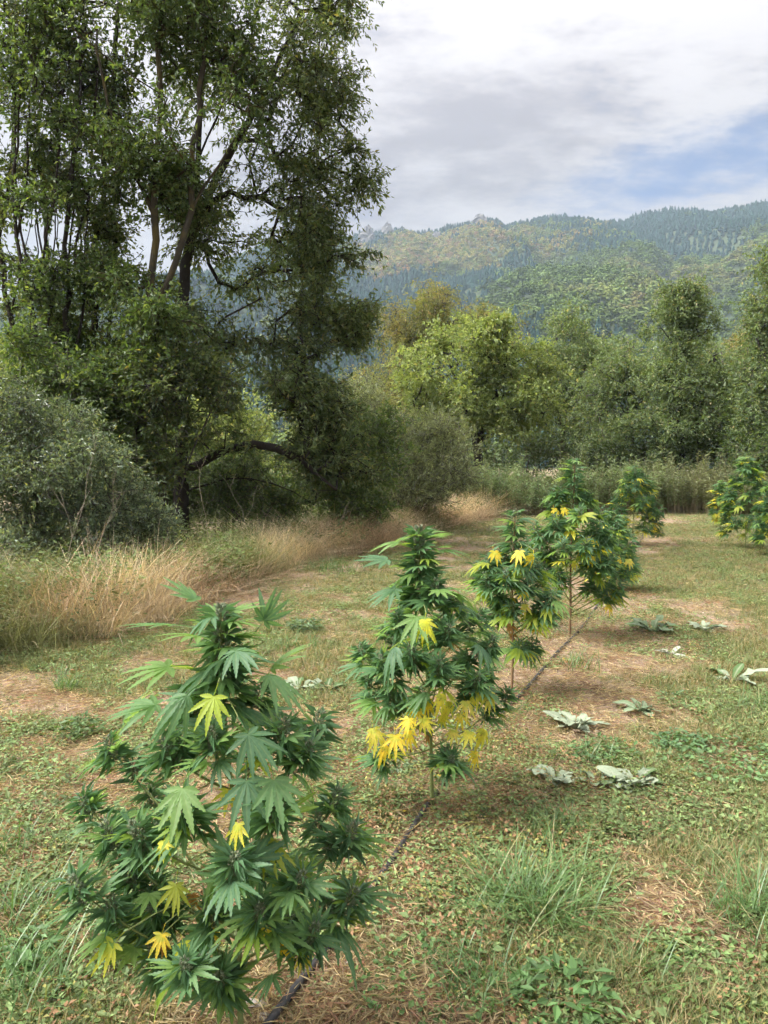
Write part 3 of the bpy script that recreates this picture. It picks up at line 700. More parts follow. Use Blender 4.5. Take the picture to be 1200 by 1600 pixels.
def off_hose(x, y):
    """clear of the hose, where nothing grows up through it"""
    d2 = np.full(len(x), 9.0); nr = np.where(y < 3.5)[0]; H2 = HP[HP[:, 1] < 3.6][:, :2]
    if len(nr): d2[nr] = ((x[nr, None] - H2[None, :, 0]) ** 2 + (y[nr, None] - H2[None, :, 1]) ** 2).min(1)
    return d2 > .03 ** 2
def hedge_front(x):
    """distance at which the tall dry grass begins"""
    return np.interp(x, [-9, -2.9, -2.4, -2.05, -1.45, 0, 1.5, 3.2, 4.2], [4.2, 6.3, 7.3, 9.0, 11.6, 14.4, 18.5, 22.5, 24.0])
def open_m(x, y): return y < hedge_front(x) + .25

gp = [proto('grass_tuft', mk_mesh('grass_tuft', *blade_proto(13, .085, .0042, s, .022, .5), [M['grass']])) for s in range(5)]
sp_ = [proto('straw_litter', mk_mesh('straw_litter', *flat_straw(22, .055, s, .05, .02), [M['straw']])) for s in range(4)]
wp = [proto('ground_weed', mk_mesh('ground_weed', *rosette(15, .026, .6, s, .045, .03), [M['weed']])) for s in range(4)] + \
     [proto('ground_weed_b', mk_mesh('ground_weed_b', *rosette(20, .016, .55, s + 9, .04, .05), [M['weed']])) for s in range(3)]

x, y = spots(130000, 1.25, 30, 1, .9); k = green_map(x, y); r = np.random.default_rng(2)
ok = open_m(x, y) & (r.random(len(x)) < .06 + .94 * k) & off_hose(x, y); x, y, k = x[ok], y[ok], k[ok]
P, rot, s, r = lay(x, y, 3, .4, 1.0); s *= (.6 + .5 * k)[:, None]
hue = fbm(x / .9, y / .9, 55, 3)[:, None]
tint = (np.array([.14, .21, .065]) * (1 - hue) + np.array([.23, .265, .115]) * hue) * r.uniform(.65, 1.3, (len(x), 1))
dry = (r.random(len(x)) < .12 + .25 * (1 - k)); tint[dry] = np.array([.46, .37, .19]) * r.uniform(.7, 1.1, (dry.sum(), 1))
tag(scatter('short_grass', gp, P, rot, s, tint, r.integers(0, 5, len(x))), 'short green meadow grass over the soil', 'grass', kind='stuff')

x, y = spots(40000, 1.25, 28, 4, .85); r = np.random.default_rng(5); ok = open_m(x, y) & off_hose(x, y) & (r.random(len(x)) < .75 - .4 * green_map(x, y)); x, y = x[ok], y[ok]
P, rot, s, r = lay(x, y, 6, .7, 1.5, 0, .06)
tint = np.where((r.random(len(x)) < .25)[:, None], np.array([.36, .22, .15]), np.array([.50, .41, .25])) * r.uniform(.6, 1.15, (len(x), 1))
tag(scatter('straw_litter', sp_, P, rot, s, tint, r.integers(0, 4, len(x))), 'dry straw and stalks lying on the soil', 'straw', kind='stuff')

x, y = spots(95000, 1.25, 24, 7, .85); r = np.random.default_rng(8)
dens = sstep(fbm(x / .55, y / .55, 91, 4), .42, .62); ok = open_m(x, y) & off_hose(x, y) & (r.random(len(x)) < (.05 + .85 * dens) * (.45 + .55 * green_map(x, y))); x, y, dens = x[ok], y[ok], dens[ok]
P, rot, s, r = lay(x, y, 9, .6, 1.35)
row = np.exp(-(((x + .30) - .41 * (y - 2.0)) / .8) ** 2)
redp = .04 + .32 * row
tint = np.array([.16, .235, .095]) * r.uniform(.55, 1.45, (len(x), 1)) + np.array([.04, .02, 0]) * r.random((len(x), 1))
red = r.random(len(x)) < redp; tint[red] = np.where((r.random(red.sum()) < .6)[:, None], np.array([.31, .185, .10]), np.array([.30, .28, .09])) * r.uniform(.7, 1.2, (red.sum(), 1))
pick = np.where(red, r.integers(4, 7, len(x)), r.integers(0, 7, len(x)))
tag(scatter('ground_weeds', wp, P, rot, s, tint, pick), 'tiny green and reddish weeds creeping over the ground', 'weeds', kind='stuff')

# crumbs of soil and grit on the bare patches
cm_ = tinted('soil_crumbs', 0.0, .95, .3); cp_ = []
for s_ in range(3):
    bm_ = bmesh.new(); bmesh.ops.create_icosphere(bm_, subdivisions=1, radius=.009); rr_ = random.Random(s_)
    for v in bm_.verts: v.co = v.co * rr_.uniform(.6, 1.25); v.co.z *= .65
    me = bpy.data.meshes.new('soil_crumb'); bm_.to_mesh(me); bm_.free(); me.materials.append(cm_); cp_.append(proto('soil_crumb', me))
x, y = spots(16000, 1.3, 9, 21, .8); r = np.random.default_rng(22); ok = r.random(len(x)) < 1 - .85 * green_map(x, y); x, y = x[ok], y[ok]
P, rot, s, r = lay(x, y, 23, .3, 1.0, .002, .5); s *= (.5 + r.random((len(x), 1)) ** 5 * 1.6)
tint = np.where((r.random(len(x)) < .3)[:, None], np.array([.48, .40, .33]), np.array([.30, .22, .16])) * r.uniform(.6, 1.2, (len(x), 1))
tag(scatter('soil_crumbs', cp_, P, rot, s, tint, r.integers(0, 3, len(x))), 'crumbs of soil and grit on the bare patches', 'soil', kind='stuff')

# tall dry grass along the hedge
tp = [proto('dry_grass', mk_mesh('dry_grass', *blade_proto(17, .80, .0055, 40 + s, .16, (.35, .6, .2, 1.1)[s], 4, (.25, .4, .18, .7)[s]), [M['straw']])) for s in range(4)]
r = np.random.default_rng(10); n = 5200
x = r.uniform(-6.5, 3.2, n); dd = r.random(n) ** 1.3 * np.interp(x, [-6, -2, 0, 4], [3.4, 3.0, 2.2, 1.8]); dd = dd + (fbm(x / .7, dd, 23, 3) - .62) * 1.3; y = hedge_front(x) + dd
P, rot, s, r = lay(x, y, 11, .55, 1.15, 0, .16)
hgt = (.45 + .65 * fbm(x / 1.3, y / 1.3, 14, 3)) * np.interp(dd, [-.6, 0, .8, 3], [.25, .5, 1.0, 1.1]); s[:, 2] *= hgt * 1.08; s[:, :2] *= .95
gfr = sstep(fbm(x / 1.1, y / 1.1, 15, 3) + .16 * sstep(-x, 1.8, 3.6) - .10 * sstep(x, -2.2, -1.2), .43, .60)[:, None] * .9
base_t = np.where((fbm(x / .8, y / .8, 16, 3) > .55)[:, None], np.array([.46, .32, .21]), np.array([.60, .48, .33]))
tint = base_t * (1 - gfr) + np.array([.15, .18, .06]) * gfr; tint = tint * r.uniform(.75, 1.25, (n, 1))
tag(scatter('dry_grass_band', tp, P, rot, s, tint, r.integers(0, 4, n)), 'band of tall straw-coloured grass along the hedge', 'grass', kind='stuff')
# leafy green growth threaded through it at the left
vp = [proto('bramble_growth', mk_mesh('bramble_growth', *rosette(60, .05, .5, 70 + s, .22, .55, -.1), [M['weed']])) for s in range(3)]
x = r.uniform(-8.5, 2.6, 3300); y = hedge_front(x) + np.where(np.arange(3300) < 1900, r.random(3300) ** 1.2 * 2.8 - .3, 2.2 + r.random(3300) * 9)
k = fbm(x / 1.0, y / 1.0, 18, 3) + .18 * sstep(-x, 1.6, 3.4); ok = (r.random(3300) < sstep(k, .42, .64) * (1 - .75 * sstep(x, -2.3, -1.6))) | (np.arange(3300) >= 1900); x, y = x[ok], y[ok]
P, rot, s, r2 = lay(x, y, 12, .6, 1.2); tint = np.array([.10, .15, .055]) * r2.uniform(.6, 1.5, (len(x), 1)) + np.array([.05, .035, 0]) * r2.random((len(x), 1))
tag(scatter('undergrowth', vp, P, rot, s, tint, r2.integers(0, 3, len(x))), 'leafy green undergrowth threaded through the dry grass', 'undergrowth', kind='stuff')

# tall weeds at the far end
def weed_proto(seed, h=1.35):
    r = np.random.default_rng(seed); ch = []; LP, LD = [], []
    for k in range(5):
        a = r.uniform(0, 6.283); le = r.uniform(.03, .16); b = np.array([r.normal(0, .07), r.normal(0, .07), 0]); H = h * r.uniform(.65, 1.1)
        P = np.stack([b + np.array([math.cos(a) * le * f * f * H, math.sin(a) * le * f * f * H, f * H]) for f in np.linspace(0, 1, 5)]); ch.append((P, np.linspace(.006, .002, 5)))
        for j in range(26):
            f = r.uniform(.25, 1.0); c = b + np.array([math.cos(a) * le * f * f * H, math.sin(a) * le * f * f * H, f * H]); t_ = r.uniform(0, 6.283)
            LP.append(c); LD.append([math.cos(t_), math.sin(t_), r.uniform(.2, 1.1)])
    LP, LD = np.array(LP), np.array(LD); n = len(LP)
    A = leaf_quads(LP, LD, np.stack([r.normal(0, .5, n), r.normal(0, .5, n), np.ones(n)], 1), r.uniform(.08, .17, n), r.uniform(.025, .05, n), .1, .2)
    V, F = tubes(ch, 3); return A, (V, F)
stem_m, t = new_mat('weed_stem')
p = t.add('ShaderNodeBsdfPrincipled', Base_Color=(.19, .15, .085, 1), Roughness=.8); finish(t, p.outputs[0])
tw = []
for s_ in range(4):
    V, FF, FM = merge(*weed_proto(80 + s_)); tw.append(proto('tall_weed', mk_mesh('tall_weed', V, FF, [M['leaf_weed'], stem_m], FM)))
r = np.random.default_rng(13); n = 1350
x = r.uniform(1.6, 16, n); y = np.interp(x, [2.2, 5, 9, 16], [21.5, 22.6, 22.6, 20.5]) + r.random(n) ** 1.2 * 5.0
P, rot, s, r = lay(x, y, 14, .5, .9, 0, .12)
s[:, 2] *= (.25 + 1.35 * fbm(x / .9, y / .9, 19, 3)) * r.uniform(.75, 1.25, n)
tt = fbm(x / 1.1, y / 2, 20, 3)[:, None]; tint = np.array([.15, .225, .105]) * (1 - tt) + np.array([.22, .26, .12]) * tt
rd = sstep(x, 8.0, 9.5)[:, None] * .35; tint = (tint * (1 - rd) + np.array([.16, .12, .075]) * rd) * r.uniform(.7, 1.3, (n, 1))
tag(scatter('tall_weeds', tw, P, rot, s, tint, r.integers(0, 4, n)), 'stand of tall green weeds at the far end of the meadow', 'weeds', kind='stuff')

# ------------------------------------------------------------------ hemp plants
def leaflet(L, Wd, n, saw, r0=0.0):
    """one leaflet along +X: verts, tris, rib values"""
    V, rib = [], []
    V.append((0, 0, 0)); rib.append(1)
    for i in range(1, n):
        f = i / n; wv = Wd * .5 * math.sin(math.pi * f ** .85) ** .85 * (1 - .22 * f)
        if saw: ins = .74
        V.append((f * L, 0, 0)); rib.append(1)
        if saw:
            xo = f * L + L / n * .35
            for sg in (1, -1): V.append((f * L - L / n * .12, sg * wv * .80, .12 * wv)); rib.append(.25); V.append((xo, sg * wv * 1.08, .20 * wv)); rib.append(0)
        else:
            for sg in (1, -1): V.append((f * L, sg * wv, .2 * wv)); rib.append(0)
    V.append((L, 0, 0)); rib.append(1); tip = len(V) - 1; F = []
    k = 5 if saw else 3
    def m(i): return 0 if i == 0 else (tip if i == n else 1 + (i - 1) * k)
    for i in range(n):
        a, b = m(i), m(i + 1)
        for side in (0, 1):
            fl = (lambda q: q if side == 0 else q[::-1])
            if saw:
                o = 1 + 2 * side
                if i == 0: F += [fl([a, b + o, b])] if b != tip else [fl([a, b, b])]
                else:
                    ai, ao = a + o, a + o + 1
                    if b == tip: F += [fl([a, ai, ao]), fl([a, ao, tip])]
                    else: F += [fl([a, ai, ao]), fl([a, ao, b + o]), fl([a, b + o, b])]
            else:
                o = 1 + side
                if i == 0: F.append(fl([a, b + o, b]))
                elif b == tip: F.append(fl([a, a + o, tip]))
                else: F += [fl([a, a + o, b + o]), fl([a, b + o, b])]
    return np.array(V, float), np.array([f[::-1] for f in F]), np.array(rib, float)

def hemp_leaf(seed, nl, pet, droop, tilt, n, saw, width=.19, closed=1.0):
    """palmate leaf, unit length middle leaflet; petiole from the origin along +X"""
    r = np.random.default_rng(seed); VV, FF, RB, off = [], [], [], 0
    angs = {5: [0, 30, 62], 7: [0, 25, 52, 92], 9: [0, 21, 43, 70, 110]}[nl]; lens = {5: [1, .86, .5], 7: [1, .93, .72, .38], 9: [1, .95, .82, .58, .3]}[nl]
    for i, (a, l) in enumerate(zip(angs, lens)):
        for sg in ((0,) if i == 0 else (1, -1)):
            L = l * r.uniform(.92, 1.06); V, F, rb = leaflet(L, width * (.75 + .25 * l), n if l > .5 else max(3, n - 2), saw)
            an = R(a * closed + r.normal(0, 3)) * (sg if sg else 1); tw_ = r.normal(0, .15)
            V[:, 2] += V[:, 1] * tw_
            V[:, 1] += (V[:, 0] ** 2) * r.normal(0, .07)
            q = V[:, 0].copy(); V[:, 2] -= droop * r.uniform(.7, 1.3) * q ** 2 * (1 + .3 * (i > 1)) + tilt * q
            c, s = math.cos(an), math.sin(an); V[:, :2] = np.stack([V[:, 0] * c - V[:, 1] * s, V[:, 0] * s + V[:, 1] * c], 1)
            V[:, 0] += pet; V[:, 2] += pet * .12
            VV.append(V); FF.append(F + off); RB.append(rb); off += len(V)
    if pet > 0:
        P = np.stack([np.linspace(0, pet, 3), np.zeros(3), np.array([0, .1, .12]) * pet], 1)
        V, F = tubes([(P, np.array([.016, .012, .010]))], 3); VV.append(V)
        FF.append(np.concatenate([F[:, :3], F[:, [0, 2, 3]]]) + off); RB.append(np.full(len(V), .8))
    return np.concatenate(VV), np.concatenate(FF), np.concatenate(RB)

def hemp_leaf_mat():
    m, t = new_mat('hemp_leaf')
    oi = t.add('ShaderNodeObjectInfo'); g = t.add('ShaderNodeNewGeometry'); rb = t.add('ShaderNodeAttribute', {'attribute_name': 'rib'}).outputs['Fac']
    tc = t.add('ShaderNodeTexCoord'); nz = t.noise(tc.outputs['Object'], 9, 2, .6)
    c = t.mix(t.math('MULTIPLY', t.math('POWER', rb, 5.0), .55), oi.outputs['Color'], t.mix(.5, oi.outputs['Color'], (.30, .38, .16)))
    c = t.mix(t.smooth(nz, .3, .7, 0, .35), c, brighten(t, c, .62))
    sepc = t.add('ShaderNodeSeparateColor', i0=oi.outputs['Color']); old = t.smooth(sepc.outputs[0], .28, .45)
    blotch = t.noise(tc.outputs['Object'], 2.6, 2, .6)
    c = t.mix(t.math('MULTIPLY', old, t.smooth(blotch, .46, .64, 0, .6)), c, (.36, .42, .06))
    c = t.mix(t.math('MULTIPLY', old, t.smooth(nz, .66, .72, 0, .7)), c, (.20, .10, .035))
    c = t.mix(g.outputs['Backfacing'], c, t.mix(.35, brighten(t, c, 1.3), (.16, .21, .11)))
    leaf_shader(t, c, brighten(t, c, 1.8, (1.2, 1.2, .5)), .40, .5, .32)
    return m
M['hemp'] = hemp_leaf_mat()
def simple(name, col, rough=.6, spec=.3, trans=0, var=.4, sc=40):
    m, t = new_mat(name); tc = t.add('ShaderNodeTexCoord'); g = t.add('ShaderNodeNewGeometry')
    c = t.mix(t.noise(tc.outputs['Object'], sc, 4, .6), tuple((1 - var) * v for v in col), tuple((1 + var) * v for v in col))
    c = t.mix(t.math('MULTIPLY', g.outputs['Random Per Island'], .5), c, brighten(t, c, 1.5))
    if trans: leaf_shader(t, c, brighten(t, c, 1.5, (1.1, 1.1, .5)), trans, rough, spec)
    else:
        p = t.add('ShaderNodeBsdfPrincipled', Base_Color=c, Roughness=rough); p.inputs['Specular IOR Level'].default_value = spec; finish(t, p.outputs[0])
    return m
M['hemp_stem'] = simple('hemp_stem', (.17, .20, .07), .6, .3, 0, .4, 30)
M['hemp_stem_old'] = simple('hemp_stem_woody', (.19, .12, .065), .7, .2, 0, .4, 30)
M['bract'] = simple('hemp_bract', (.145, .18, .11), .7, .2, .2, .5, 60)
M['hair'] = simple('hemp_hair', (.34, .29, .20), .7, .2, 0, .4, 60)
M['sugar'] = simple('hemp_bud_leaf', (.088, .172, .085), .45, .45, .3, .3, 20)

HI = [mk_mesh('hemp_leaf', V, F, [M['hemp']], attrs={'rib': ('FLOAT', rb)}) for V, F, rb in
      [hemp_leaf(100 + i, (7, 7, 9, 7, 7, 9, 5, 5, 7, 5)[i], (.42, .45, .5, .4, .6, .35, .25, .2, .3, .3)[i], (.15, .30, .22, .55, .1, .42, .15, .3, .22, .05)[i], (.02, .12, .05, .3, .0, .2, .02, .08, .05, -.05)[i], 9, True,
                 (.20, .185, .175, .19, .21, .17, .20, .185, .17, .205)[i], (1, .95, 1, .7, .9, .85, .9, .8, .9, .75)[i]) for i in range(10)]]
LO = [mk_mesh('hemp_leaf_far', V, F, [M['hemp']], attrs={'rib': ('FLOAT', rb)}) for V, F, rb in
      [hemp_leaf(120 + i, (7, 7, 5, 5)[i], (.42, .4, .25, .25)[i], (.25, .45, .3, .45)[i], (.05, .2, .05, .1)[i], 4, False, .21, (1, .85, .9, .85)[i]) for i in range(4)]]

def bud_mesh(seed, H, rad, nb, ns, sl, lo):
    """flower cluster along +Z: bracts, hairs and narrow bud leaves"""
    r = np.random.default_rng(seed)
    f = np.sort(r.random(nb)); a = np.arange(nb) * 2.4 + r.normal(0, .3, nb)
    prof = rad * np.sin(np.pi * (f * .82 + .12)) ** .7 * r.uniform(.75, 1.1, nb)
    P = np.stack([prof * np.cos(a) * .6, prof * np.sin(a) * .6, f * H], 1)
    D = np.stack([np.cos(a), np.sin(a), np.full(nb, 1.1)], 1); ln = np.full(nb, rad * .62) * r.uniform(.7, 1.3, nb)
    N = np.stack([-np.cos(a), -np.sin(a), np.full(nb, .6)], 1)
    D = unit(D); S = unit(np.cross(D, N)); U = np.cross(S, D); w_ = ln[:, None] * .32
    m = P + D * ln[:, None] * .4
    V = np.stack([P, m + S * w_, m - U * w_, m - S * w_, m + U * w_, P + D * ln[:, None]], 1).reshape(-1, 3); i = np.arange(nb)[:, None, None] * 6
    T = np.array([[0, 1, 2], [0, 2, 3], [5, 2, 1], [5, 3, 2], [0, 4, 1], [5, 1, 4], [0, 3, 4], [5, 4, 3]]); A = (V, (i + T[None]).reshape(-1, 3))
    nh = nb // (3 if lo else 1); ah = r.uniform(0, 6.283, nh); fh_ = r.random(nh) ** .6; ph = rad * .85 * np.sin(np.pi * (fh_ * .8 + .12)) ** .7
    Ph = np.stack([ph * np.cos(ah), ph * np.sin(ah), fh_ * H + rad * .2], 1); Dh = np.stack([np.cos(ah) * .7, np.sin(ah) * .7, r.uniform(.2, 1.2, nh)], 1) + r.normal(0, .3, (nh, 3))
    B = leaf_quads(Ph, Dh, r.normal(0, 1, (nh, 3)), np.full(nh, rad * .5), np.full(nh, rad * .07))
    fs_ = r.random(ns); as_ = np.arange(ns) * 2.4 + r.normal(0, .35, ns); q = rad * .5 * np.ones(ns)
    Ps = np.stack([q * np.cos(as_), q * np.sin(as_), fs_ * H * .95], 1)
    Ds = np.stack([np.cos(as_), np.sin(as_), r.normal(.15, .3, ns) + .55 * (fs_ > .75)], 1); ls = sl * r.uniform(.55, 1.2, ns) * (1.05 - .45 * fs_)
    C = leaf_quads(Ps, Ds, np.stack([r.normal(0, .35, ns), r.normal(0, .35, ns), np.ones(ns)], 1), ls, ls * .21, .2, .28)
    V, FF, FM = merge(A, B, C); return mk_mesh('flower_cluster', V, FF, [M['bract'], M['hair'], M['sugar']], FM)
BUD = [bud_mesh(200 + i, .075, .0165, 75, 50, .075, False) for i in range(3)]
BUDLO = [bud_mesh(210 + i, .085, .020, 26, 34, .072, True) for i in range(3)]
COLA = bud_mesh(220, .30, .032, 190, 190, .11, False); COLALO = bud_mesh(221, .30, .034, 80, 120, .10, True)

def frame(d, up, pos, s, roll=0.0):
    x = Vector(d).normalized(); y_ = Vector(up).cross(x)
    if y_.length < 1e-4: y_ = Vector((0, 1, 0)).cross(x)
    y_.normalize(); z = x.cross(y_)
    m = Matrix((x, y_, z)).transposed() @ Matrix.Rotation(roll, 3, 'X')
    return Matrix.Translation(Vector(pos)) @ m.to_4x4() @ Matrix.Scale(s, 4)
def zframe(d, pos, s, spin, sz=None):
    q = Vector(d).normalized().to_track_quat('Z', 'Y').to_matrix() @ Matrix.Rotation(spin, 3, 'Z')
    return Matrix.Translation(Vector(pos)) @ q.to_4x4() @ Matrix.Diagonal((s, s, sz or s, 1))

GREENS = [(.085, .178, .078), (.105, .208, .088), (.125, .235, .092), (.095, .19, .098), (.16, .27, .08)]
YELLOW = [(.70, .53, .04), (.74, .56, .06), (.64, .56, .07), (.58, .48, .09)]
LIME = [(.16, .25, .035), (.22, .30, .04), (.30, .34, .045)]
HEMP_ROW = 'hemp plants standing in rows on the meadow'
def hemp(label, bx, by, top, tips, hero=True, seed=1, wide=(), leaf=.115, yellow=(), dry=(), n_tip=7, n_mid=3, cola=1.0, bud=1.0, stem_r=.009, lime=.10, yel=.06, woody=False, budget=285, stem_top=7):
    r = np.random.default_rng(seed); base = np.array([bx, by, float(gz(bx, by)) - .02]); top = np.asarray(top, float)
    root = thing('hemp_plant', label, 'hemp plant', base, HEMP_ROW)
    meshes, bmesh_ = (HI, BUD) if hero else (LO, BUDLO)
    nbig = 6 if hero else 2; count = [0]
    SP = np.stack([base + (top - base) * f + np.array([math.sin(f * 5 + seed) * .012, math.cos(f * 4 + seed) * .012, 0]) * math.sin(f * math.pi) for f in np.linspace(0, 1, 12)])
    V, F = tubes([(SP - base, np.linspace(stem_r, stem_r * .3, 12))], 7)
    stem = obj('main_stem', mk_mesh('main_stem', V, F, [M['hemp_stem_old'] if woody else M['hemp_stem']], smooth=True), root)
    def put_leaf(par, pos, d, s, big, col, up=(0, 0, 1)):
        if count[0] >= budget: return
        count[0] += 1
        me = meshes[r.integers(0, nbig)] if big else meshes[r.integers(nbig, len(meshes))]
        o = obj('leaf', me, par); o.matrix_local = frame(d, np.asarray(up) + r.normal(0, .22, 3), pos, s, r.normal(0, .18)); o.color = tuple(col) + (1,)
        return o
    def colour(z, inner):
        u = r.random(); low = max(0, .55 - (z / max(top[2], .1)))
        if u < yel + low * .5 * yel / .06 * inner: c = YELLOW[r.integers(0, 4)]
        elif u < yel + lime + low * .4: c = LIME[r.integers(0, 3)]
        else: c = GREENS[r.integers(0, 5)]
        k = r.uniform(.85, 1.2); return tuple(k * v for v in c)
    # the tall flower at the top of the stem
    d = unit(SP[-1] - SP[-3]); hc = .30 * cola
    co = obj('flower_cluster', COLA if hero else COLALO, stem); co.matrix_local = zframe(d, SP[-1] - base - d * hc * .93, .9 * cola, r.uniform(0, 6), cola)
    na = 30 if hero else 16
    for k in range(na):
        f = k / na; a = k * 2.4 + r.normal(0, .3); pos = SP[-1] - base - d * hc * (1.0 - f * .98)
        u = .08 + .32 * f; put_leaf(stem, pos, (math.cos(a), math.sin(a), u), leaf * (1.22 - .40 * f) * r.uniform(.75, 1.15), k % 3 == 0 or f > .8 and k % 2 == 0, GREENS[r.integers(0, 5)] if r.random() > .12 else LIME[r.integers(0, 2)])
    for k in range(stem_top):
        f = r.uniform(.45, .80); i = f * 11; i0 = int(i); pos = SP[i0] + (SP[i0 + 1] - SP[i0]) * (i - i0) - base; a = k * 2.4 + 1
        put_leaf(stem, pos, (math.cos(a), math.sin(a), .1), leaf * r.uniform(.9, 1.25), True, colour(pos[2], 1))
    # side branches, each ending in a flower
    H = top[2] - base[2]
    order = sorted(range(len(tips)), key=lambda q: tips[q][1])          # nearest first
    for bi in order:
        tip = np.asarray(tips[bi], float); hd = np.hypot(tip[0] - bx, tip[1] - by)
        za = np.clip(tip[2] - base[2] - r.uniform(.55, .95) * hd - .04, r.uniform(.10, .24) * H, .8 * H); f = za / H; i = min(f * 11, 10.99); i0 = int(i); p0 = SP[i0] + (SP[i0 + 1] - SP[i0]) * (i - i0)
        mid = (p0 + tip) / 2 + np.array([(tip[0] - p0[0]) * .12, (tip[1] - p0[1]) * .12, -.10 * hd])
        tt = np.linspace(0, 1, 9)[:, None]; B = (1 - tt) ** 2 * p0 + 2 * tt * (1 - tt) * mid + tt ** 2 * tip
        V, F = tubes([(B - base, np.linspace(stem_r * .5, stem_r * .2, 9))], 5)
        br = obj('branch', mk_mesh('branch', V, F, [M['hemp_stem']], smooth=True), root)
        td = unit(B[-1] - B[-2]); sc = bud * r.uniform(.85, 1.2)
        td = unit(td + np.array([0, 0, .45]))
        def fl(pos, d_, s_):
            o = obj('flower_cluster', bmesh_[r.integers(0, 3)], br); o.matrix_local = zframe(d_, pos - base, s_, r.uniform(0, 6))
        fl(tip - td * .05 * sc, td, sc)
        if np.linalg.norm(tip - p0) > .16:
            fl(B[6] + (0, 0, -.01), unit(B[6] - B[5] + np.array([0, 0, .5])), sc * .85)
            if len(tips) < 26: fl(B[5], unit(r.normal(0, .3, 3) + [0, 0, 1]), sc * .65)
        for k in range(n_tip):
            a = k * 2.4 + r.uniform(0, .6); pos = tip - td * (.01 + .075 * (k / n_tip)) * sc - base
            s1 = Vector(td).orthogonal().normalized(); s2 = Vector(td).cross(s1)
            dv = np.array(s1) * math.cos(a) + np.array(s2) * math.sin(a) + td * (.95 - .85 * k / n_tip)
            dv[2] += .06
            put_leaf(br, pos, dv, leaf * r.uniform(.62, .95) * (.75 + .4 * k / n_tip), False, GREENS[r.integers(0, 5)] if r.random() > lime * .6 else LIME[0], up=td + np.array([0, 0, .6]))
        for k in range(n_mid):
            f2 = r.uniform(.42, .92); j = f2 * 8; j0 = int(j); pos = B[j0] + (B[min(j0 + 1, 8)] - B[j0]) * (j - j0) - base; a = r.uniform(0, 6.283)
            od = np.array([tip[0] - bx, tip[1] - by]) / (hd + 1e-6); dv = np.array([math.cos(a) + od[0] * .8, math.sin(a) + od[1] * .8, r.uniform(-.25, .25)])
            put_leaf(br, pos, dv, leaf * r.uniform(.75, 1.15), True, colour(pos[2], 1 - f2))
    # single leaves the eye picks out: yellowed ones low in the plant, hanging
    budget += 60
    def single(q, cols):
        p = np.asarray(q[:3], float); s_ = .66 * (q[3] if len(q) > 3 else leaf)
        toward = np.array([r.normal(0, .25) + (q[4] if len(q) > 4 else 0), -.65, -.72])
        pos = p - unit(toward) * s_ * .42
        j = int(np.argmin(np.linalg.norm(SP - p, axis=1))); o = put_leaf(stem, pos - base, toward, s_, True, cols, up=(0, -.7, .7))
        pet = np.stack([SP[j] + (pos - SP[j]) * f + np.array([0, 0, .03 * math.sin(f * math.pi)]) for f in np.linspace(0, 1, 5)])
        V, F = tubes([(pet - base, np.full(5, .0018 if hero else .0022))], 4); obj('leaf_stalk', mk_mesh('leaf_stalk', V, F, [M['hemp_stem']]), stem)
    for q in yellow: single(q, YELLOW[r.integers(0, 4)] if len(q) < 6 else q[5])
    for q in dry: single(q, (.33, .16, .06))
    for (p, dv, s_) in wide:
        j = int(np.argmin(np.linalg.norm(SP - p, axis=1))); put_leaf(stem, p - base, dv, s_, True, GREENS[r.integers(1, 5)])
        pet = np.stack([SP[j], (SP[j] + p) / 2 + np.array([0, 0, .01]), p]); V, F = tubes([(pet - base, np.full(3, .0016))], 4); obj('leaf_stalk', mk_mesh('leaf_stalk', V, F, [M['hemp_stem']]), stem)
    return root

LM = (.34, .42, .05)
WIDE1 = [(at(318, 985, 2.0), (-1, -.25, .12), .135), (at(300, 1040, 1.98), (-1, -.3, -.08), .135), (at(395, 992, 2.05), (.55, .1, .75), .10), (at(415, 1065, 2.08), (.5, .2, .85), .115), (at(330, 1000, 1.95), (-.5, -.7, .25), .12),
         (at(285, 1105, 2.0), (-1, -.2, .05), .135), (at(360, 1010, 1.95), (.4, -.8, -.1), .11), (at(400, 1050, 1.95), (.8, -.5, -.15), .12), (at(310, 1070, 1.9), (-.4, -.8, -.35), .12), (at(190, 1150, 2.1), (.2, .2, .9), .12),
         (at(372, 1120, 1.85), (.5, -.6, -.55), .12), (at(300, 1190, 1.82), (-.1, -.7, -.65), .12), (at(420, 1180, 1.85), (.25, -.7, -.6), .12), (at(330, 965, 2.05), (-.7, .2, .55), .11), (at(385, 1190, 1.82), (.1, -.7, -.7), .12)]
WIDE2 = [(at(635, 880, 3.35), (-1, -.3, .1), .15), (at(640, 915, 3.3), (-.9, -.5, -.25), .15), (at(672, 870, 3.4), (.8, -.2, .45), .13), (at(680, 925, 3.3), (.9, -.4, -.1), .15), (at(640, 855, 3.4), (-.9, .1, .3), .13),
         (at(655, 950, 3.2), (-.2, -.8, -.5), .15), (at(630, 1000, 3.15), (-.5, -.7, -.4), .15), (at(735, 1000, 3.3), (.6, -.6, -.4), .14)]
Y1 = 2.03
def T(l): return [at(*q) for q in l]
def Q(l): return [tuple(at(*q[:3])) + tuple(q[3:]) for q in l]
